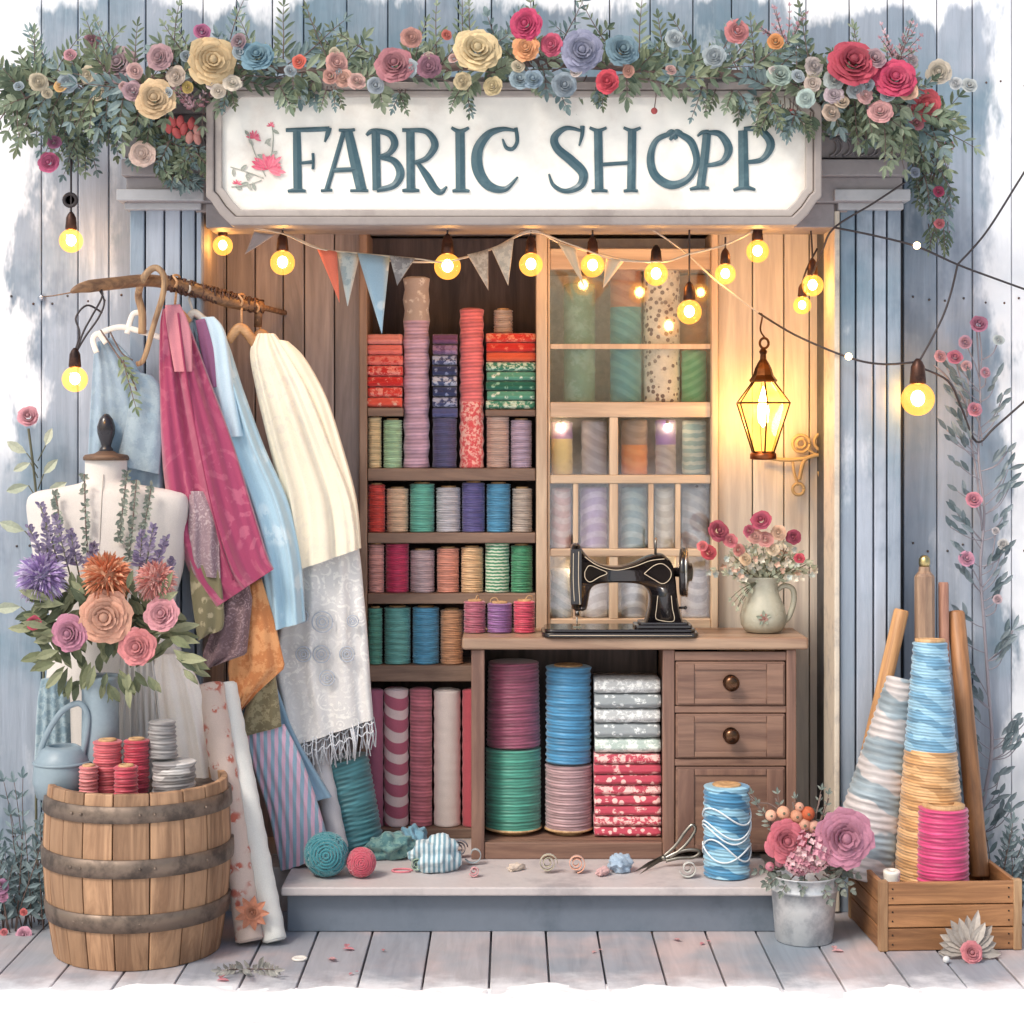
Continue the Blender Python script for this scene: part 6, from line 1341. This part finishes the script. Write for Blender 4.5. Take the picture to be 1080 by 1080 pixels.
# lantern and scroll bracket on the cream wall
lt_ = empty('lantern', P(805, 370, .42), 'glowing brass diamond shaped lantern hanging on the cream wall', 'lantern')
NY = .42; ls = 1 / S(NY); lc = P(805, 425, NY)
LBR = metal(c3(104, 70, 46), .35, c3(60, 42, 32))
obj('cap', MB().lathe([(14*ls, 0), (15*ls, 2*ls), (11*ls, 7*ls), (9*ls, 14*ls), (6*ls, 20*ls), (3.5*ls, 24*ls), (3*ls, 29*ls), (4.5*ls, 32*ls), (2*ls, 36*ls)], 8, 0, M.Translation(P(805, 403, NY)), smooth=False), LBR, lt_)
tpz, mdz, btz = 22 * ls, 0, -52 * ls
def hexp(r, z): return [lc + V((r * math.cos(PI/6 + PI/3*i), r * math.sin(PI/6 + PI/3*i), z)) for i in range(6)]
ht, hm, hb_ = hexp(12.5*ls, tpz), hexp(30*ls, mdz), hexp(12*ls, btz); fr = MB()
for i in range(6):
    fr.tube([ht[i], hm[i], hb_[i]], .0026, 6); fr.tube([hm[i], hm[(i+1) % 6]], .0026, 6); fr.tube([hb_[i], hb_[(i+1) % 6]], .003, 6)
obj('cage', fr, LBR, lt_)
obj('base_cup', MB().lathe([(11*ls, -8*ls), (14*ls, -7*ls), (14*ls, -2*ls), (12*ls, 0)], 12, 0, M.Translation(P(805, 477, NY))), metal(c3(150, 88, 56), .35), lt_)
gp = MB(); q1, q2, q3 = hexp(11.8*ls, tpz), hexp(29*ls, mdz), hexp(11.5*ls, btz)
for i in range(6):
    j = (i + 1) % 6; gp.add([q1[i], q1[j], q2[j], q2[i]], [(0, 1, 2, 3)]); gp.add([q2[i], q2[j], q3[j], q3[i]], [(0, 1, 2, 3)])
obj('glass', gp, glass((1, .84, .5, 1), .05, .42, c3(255, 190, 84), .05), lt_)
obj('flame', MB().lathe([(1e-6, -26*ls), (5*ls, -20*ls), (6*ls, -8*ls), (4.5*ls, 3*ls), (2*ls, 12*ls), (1e-6, 18*ls)], 14, 0, M.Translation(lc)), glow((1, .62, .28, 1), 72.), lt_)
rg = MB(); rc_ = P(806, 362, NY)
rg.tube([rc_ + V((.012 * math.cos(a), 0, .014 * math.sin(a))) for a in [2*PI*i/20 for i in range(21)]], .0036, 8).tube(cat_rom([tuple(rc_ + V((.004, 0, .012))), tuple(P(802, 348, NY)), tuple(P(804, 334, NY - .05)), tuple(P(803, 331, .3))], 14), .0026, 6)
obj('hanging_ring', rg, LBR, lt_)
sb = empty('scroll_bracket', P(850, 490, BY - .01), 'cream wrought iron scroll bracket on the wall near the lantern', 'bracket')
IR = paint(c3(202, 172, 124), c3(150, 120, 86), rough=.45); bq_ = MB(); YB = BY - .02
def pxt(pts, r=.0055, n=30): bq_.tube(cat_rom([tuple(P(u, v, YB)) for u, v in pts], n), r, 8)
pxt([(806, 482), (826, 485), (846, 484), (862, 480), (874, 484), (879, 494), (874, 505), (866, 504), (864, 497)])
pxt([(862, 480), (850, 484), (846, 492), (843, 506)]); pxt([(836, 487), (838, 500), (842, 512)], .004)
for cx_, cy_, r_ in ((845, 468, 9), (868, 466, 9), (842, 516, 6), (845, 468, 4.5), (868, 466, 3)): bq_.tube([P(cx_ + r_ * math.cos(a), cy_ + r_ * math.sin(a), YB) for a in [2*PI*i/22 for i in range(23)]], .0045, 8)
pxt([(852, 474), (858, 478), (862, 480)], .004, 8); bq_.tube([P(872, 484, YB), P(872, 484, BY + .004)], .007, 8)
obj('scrollwork', bq_, IR, sb)

# ================================================================= climbing plants on the outer boards
VY = .31; rr = random.Random(40)
vn = empty('rose_vine', P(1032, 905, VY), 'thin climbing vine with pink rosebuds up the pale outer boards', 'vine')
stm = MB(); lfv = MB()
main = [(1038, 935), (1036, 860), (1046, 790), (1042, 720), (1038, 660), (1034, 600), (1038, 540), (1032, 480), (1034, 420), (1030, 345)]
mv = cat_rom([(u, v, VY) for u, v in main], 60); stm.tube([P(*p) for p in mv], [.006 - .0035 * i / 59 for i in range(60)], 7)
stm.tube(cat_rom([tuple(P(u, v, VY)) for u, v in ((1036, 560), (1030, 500), (1018, 440), (1002, 402), (985, 385))], 20), .0028, 6)
def twig(a, b, r=.0018): stm.tube(cat_rom([tuple(P(a[0], a[1], VY)), tuple(P((a[0]+b[0])/2 + 3, (a[1]+b[1])/2 + 4, VY - .015)), tuple(P(b[0], b[1], VY - .02))], 8), r, 5)
buds = [((1033, 400), (1032, 342), 9.5, (206, 120, 150)), ((1033, 400), (1018, 361), 7, (206, 150, 170)), ((1020, 440), (1007, 377), 8, (212, 112, 140)), ((1020, 440), (1019, 386), 6, (226, 176, 184)), ((1020, 430), (992, 376), 6.5, (214, 150, 160)), ((1034, 380), (1053, 359), 6, (196, 204, 204)), ((1033, 410), (1039, 393), 6, (216, 150, 166)), ((1036, 470), (1028, 432), 8, (204, 128, 150)), ((1036, 560), (1027, 527), 8.5, (216, 132, 156)), ((1036, 620), (1019, 589), 8.5, (222, 150, 180)), ((1036, 620), (1058, 574), 6, (210, 208, 208)), ((1040, 650), (1052, 632), 5, (206, 176, 186)), ((1038, 600), (1050, 560), 4, (206, 200, 206))]
for a_, b_, r_, c_ in buds:
    twig(a_, b_); q = MB(); rose(q, P(b_[0], b_[1], VY - .03), (rr.uniform(-.3, .3), -1, rr.uniform(0, .6)), r_ / S(VY), 0, 1, rr, 3, .8); obj('rosebud', q, rosem(c_), vn)
for i in range(74):
    u, v, _ = mv[rr.randrange(0, 54)]; s_ = rr.choice((-1, 1)); b_ = (u + s_ * rr.uniform(16, 34), v - rr.uniform(14, 40)); twig((u, v), b_, .0014)
    for k in range(3):
        t = .45 + .27 * k; lfv.leaf(P(u + (b_[0]-u)*t, v + (b_[1]-v)*t, VY - .02), (s_ * rr.uniform(.1, 1), rr.uniform(-.5, 0), rr.uniform(.3, 1)), (0, -1, 0), rr.uniform(.03, .05), .013, 0, .1)
obj('stem', stm, paint(c3(146, 140, 148), c3(116, 112, 122), rough=.7), vn); obj('foliage', lfv, plant(c3(96, 112, 118), c3(140, 152, 158)), vn)
def bed(name, label, spots, seed, flowers, cat='plant', Y=.2, cols=((104, 124, 130), (140, 158, 162)), h=(.1, .2)):
    r = random.Random(seed); e = empty(name, pix_on(spots[0][0], spots[0][1], 0) if False else V((X(spots[0][0], Y), Y, .002)), label, cat); mb = MB(); fl_ = []
    for (px_, n, hh) in spots:
        for k in range(n):
            x0 = X(px_ + r.uniform(-10, 10), Y); y0 = Y + r.uniform(-.05, .05); sprig(mb, (x0, y0, .0), (r.uniform(-.3, .3), r.uniform(-.25, .05), 1), hh * r.uniform(.7, 1.1), 8, .014, r, 0, 1, -.05, .045)
    obj('foliage', mb, [plant(c3(*cols[0]), c3(*cols[1])), TWIG], e)
    for px_, py_, r_, c_ in flowers:
        q = MB(); rose(q, P(px_, py_, Y - .07), (r.uniform(-.3, .3), -1, .3), r_ / S(Y - .07), 0, 1, r, 4, .5); obj('flower', q, rosem(c_), e)
    return e
bed('leafy_plant', 'blue grey leafy plant growing up the boards beside the barrel', [(22, 9, .36), (40, 8, .26), (6, 8, .22), (-20, 8, .25)], 5, [(25, 986, 9, (206, 140, 166)), (4, 998, 11, (232, 130, 136)), (4, 983, 4, (226, 120, 130)), (43, 1000, 5, (216, 210, 220)), (25, 962, 4, (206, 90, 90)), (2, 935, 8, (166, 110, 150)), (3, 946, 6, (190, 120, 160))], Y=.06)
bed('leafy_plant', 'dark leafy plant at the wall foot behind the wooden crate', [(1048, 5, .28), (1066, 5, .22), (1085, 5, .28)], 6, [(1075, 985, 5, (190, 196, 186)), (1064, 992, 6, (196, 190, 186))], Y=.24, cols=((116, 134, 138), (156, 170, 174)))
rsx = empty('garden_rose', P(44, 620, .3), 'single pink rose on a tall leafy stem against the pale boards', 'rose'); q = MB(); lq = MB()
st_ = cat_rom([(44, 990, .3), (38, 850, .29), (46, 720, .3), (42, 600, .3), (38, 520, .3), (30, 452, .29)], 30); lq.tube([P(*p) for p in st_], .0035, 6, 1)
for px_, py_, an, L in ((32, 488, 3.6, .05), (28, 478, 2.6, .06), (46, 500, .8, .055), (48, 470, 1.2, .05), (30, 512, 3.4, .06), (50, 520, .5, .06), (26, 560, 2.8, .07), (56, 600, .7, .07), (22, 640, 3.2, .07)):
    lq.tube([P(px_, py_, .28), P(40, py_ + 16, .3)], .0016, 5, 1); lq.leaf(P(px_, py_, .28), (math.cos(an), -.2, math.sin(an)), (0, -1, 0), L, L * .45, 0, .15)
obj('foliage', lq, [LGP, STEM], rsx); rose(q, P(30, 440, .27), (.1, -.9, .35), .028, 0, 1, rr, 4, .9); obj('flower', q, rosem((222, 150, 164)), rsx)

# ================================================================= light, sky, camera
w = bpy.data.worlds.new('World'); SC.world = w; w.use_nodes = True
nt = w.node_tree; nt.nodes.clear()
sky = nt.nodes.new('ShaderNodeTexSky'); sky.sky_type = 'NISHITA'; sky.sun_disc = False
EL, AZ = math.radians(48), math.radians(-42)            # sun high, in front of the shop and a little to the left
sky.sun_elevation = EL; sky.sun_rotation = math.radians(180) + AZ * -1; sky.air_density = 1.6; sky.dust_density = 3.5; sky.ozone_density = 1.
bg = nt.nodes.new('ShaderNodeBackground'); bg.inputs[1].default_value = .105
ou = nt.nodes.new('ShaderNodeOutputWorld'); nt.links.new(sky.outputs[0], bg.inputs[0]); nt.links.new(bg.outputs[0], ou.inputs[0])
sd = bpy.data.lights.new('sun', 'SUN'); sd.energy = 1.4; sd.angle = math.radians(14); sd.color = (1, .95, .88)
so = link(bpy.data.objects.new('sun', sd))
tow = V((math.sin(AZ) * math.cos(EL), -math.cos(AZ) * math.cos(EL), math.sin(EL)))   # towards the sun
so.rotation_euler = tow.to_track_quat('Z', 'Y').to_euler(); so.location = tow * 8
cam = bpy.data.cameras.new('camera'); co = link(bpy.data.objects.new('camera', cam))
cam.sensor_width = 36; cam.lens = 36 * FP / 1080; cam.shift_y = -(540 - HY) / 1080; cam.clip_end = 2000; cam.clip_start = .05
co.location = (0, -DC, HC); co.rotation_euler = (PI / 2, 0, 0); SC.camera = co
SC.view_settings.view_transform = 'Standard'; SC.view_settings.look = 'None'; SC.view_settings.exposure = .6; SC.view_settings.gamma = 1
SC.cycles.max_bounces = 8; SC.cycles.transparent_max_bounces = 16; SC.cycles.use_denoising = True; SC.cycles.sample_clamp_indirect = 4
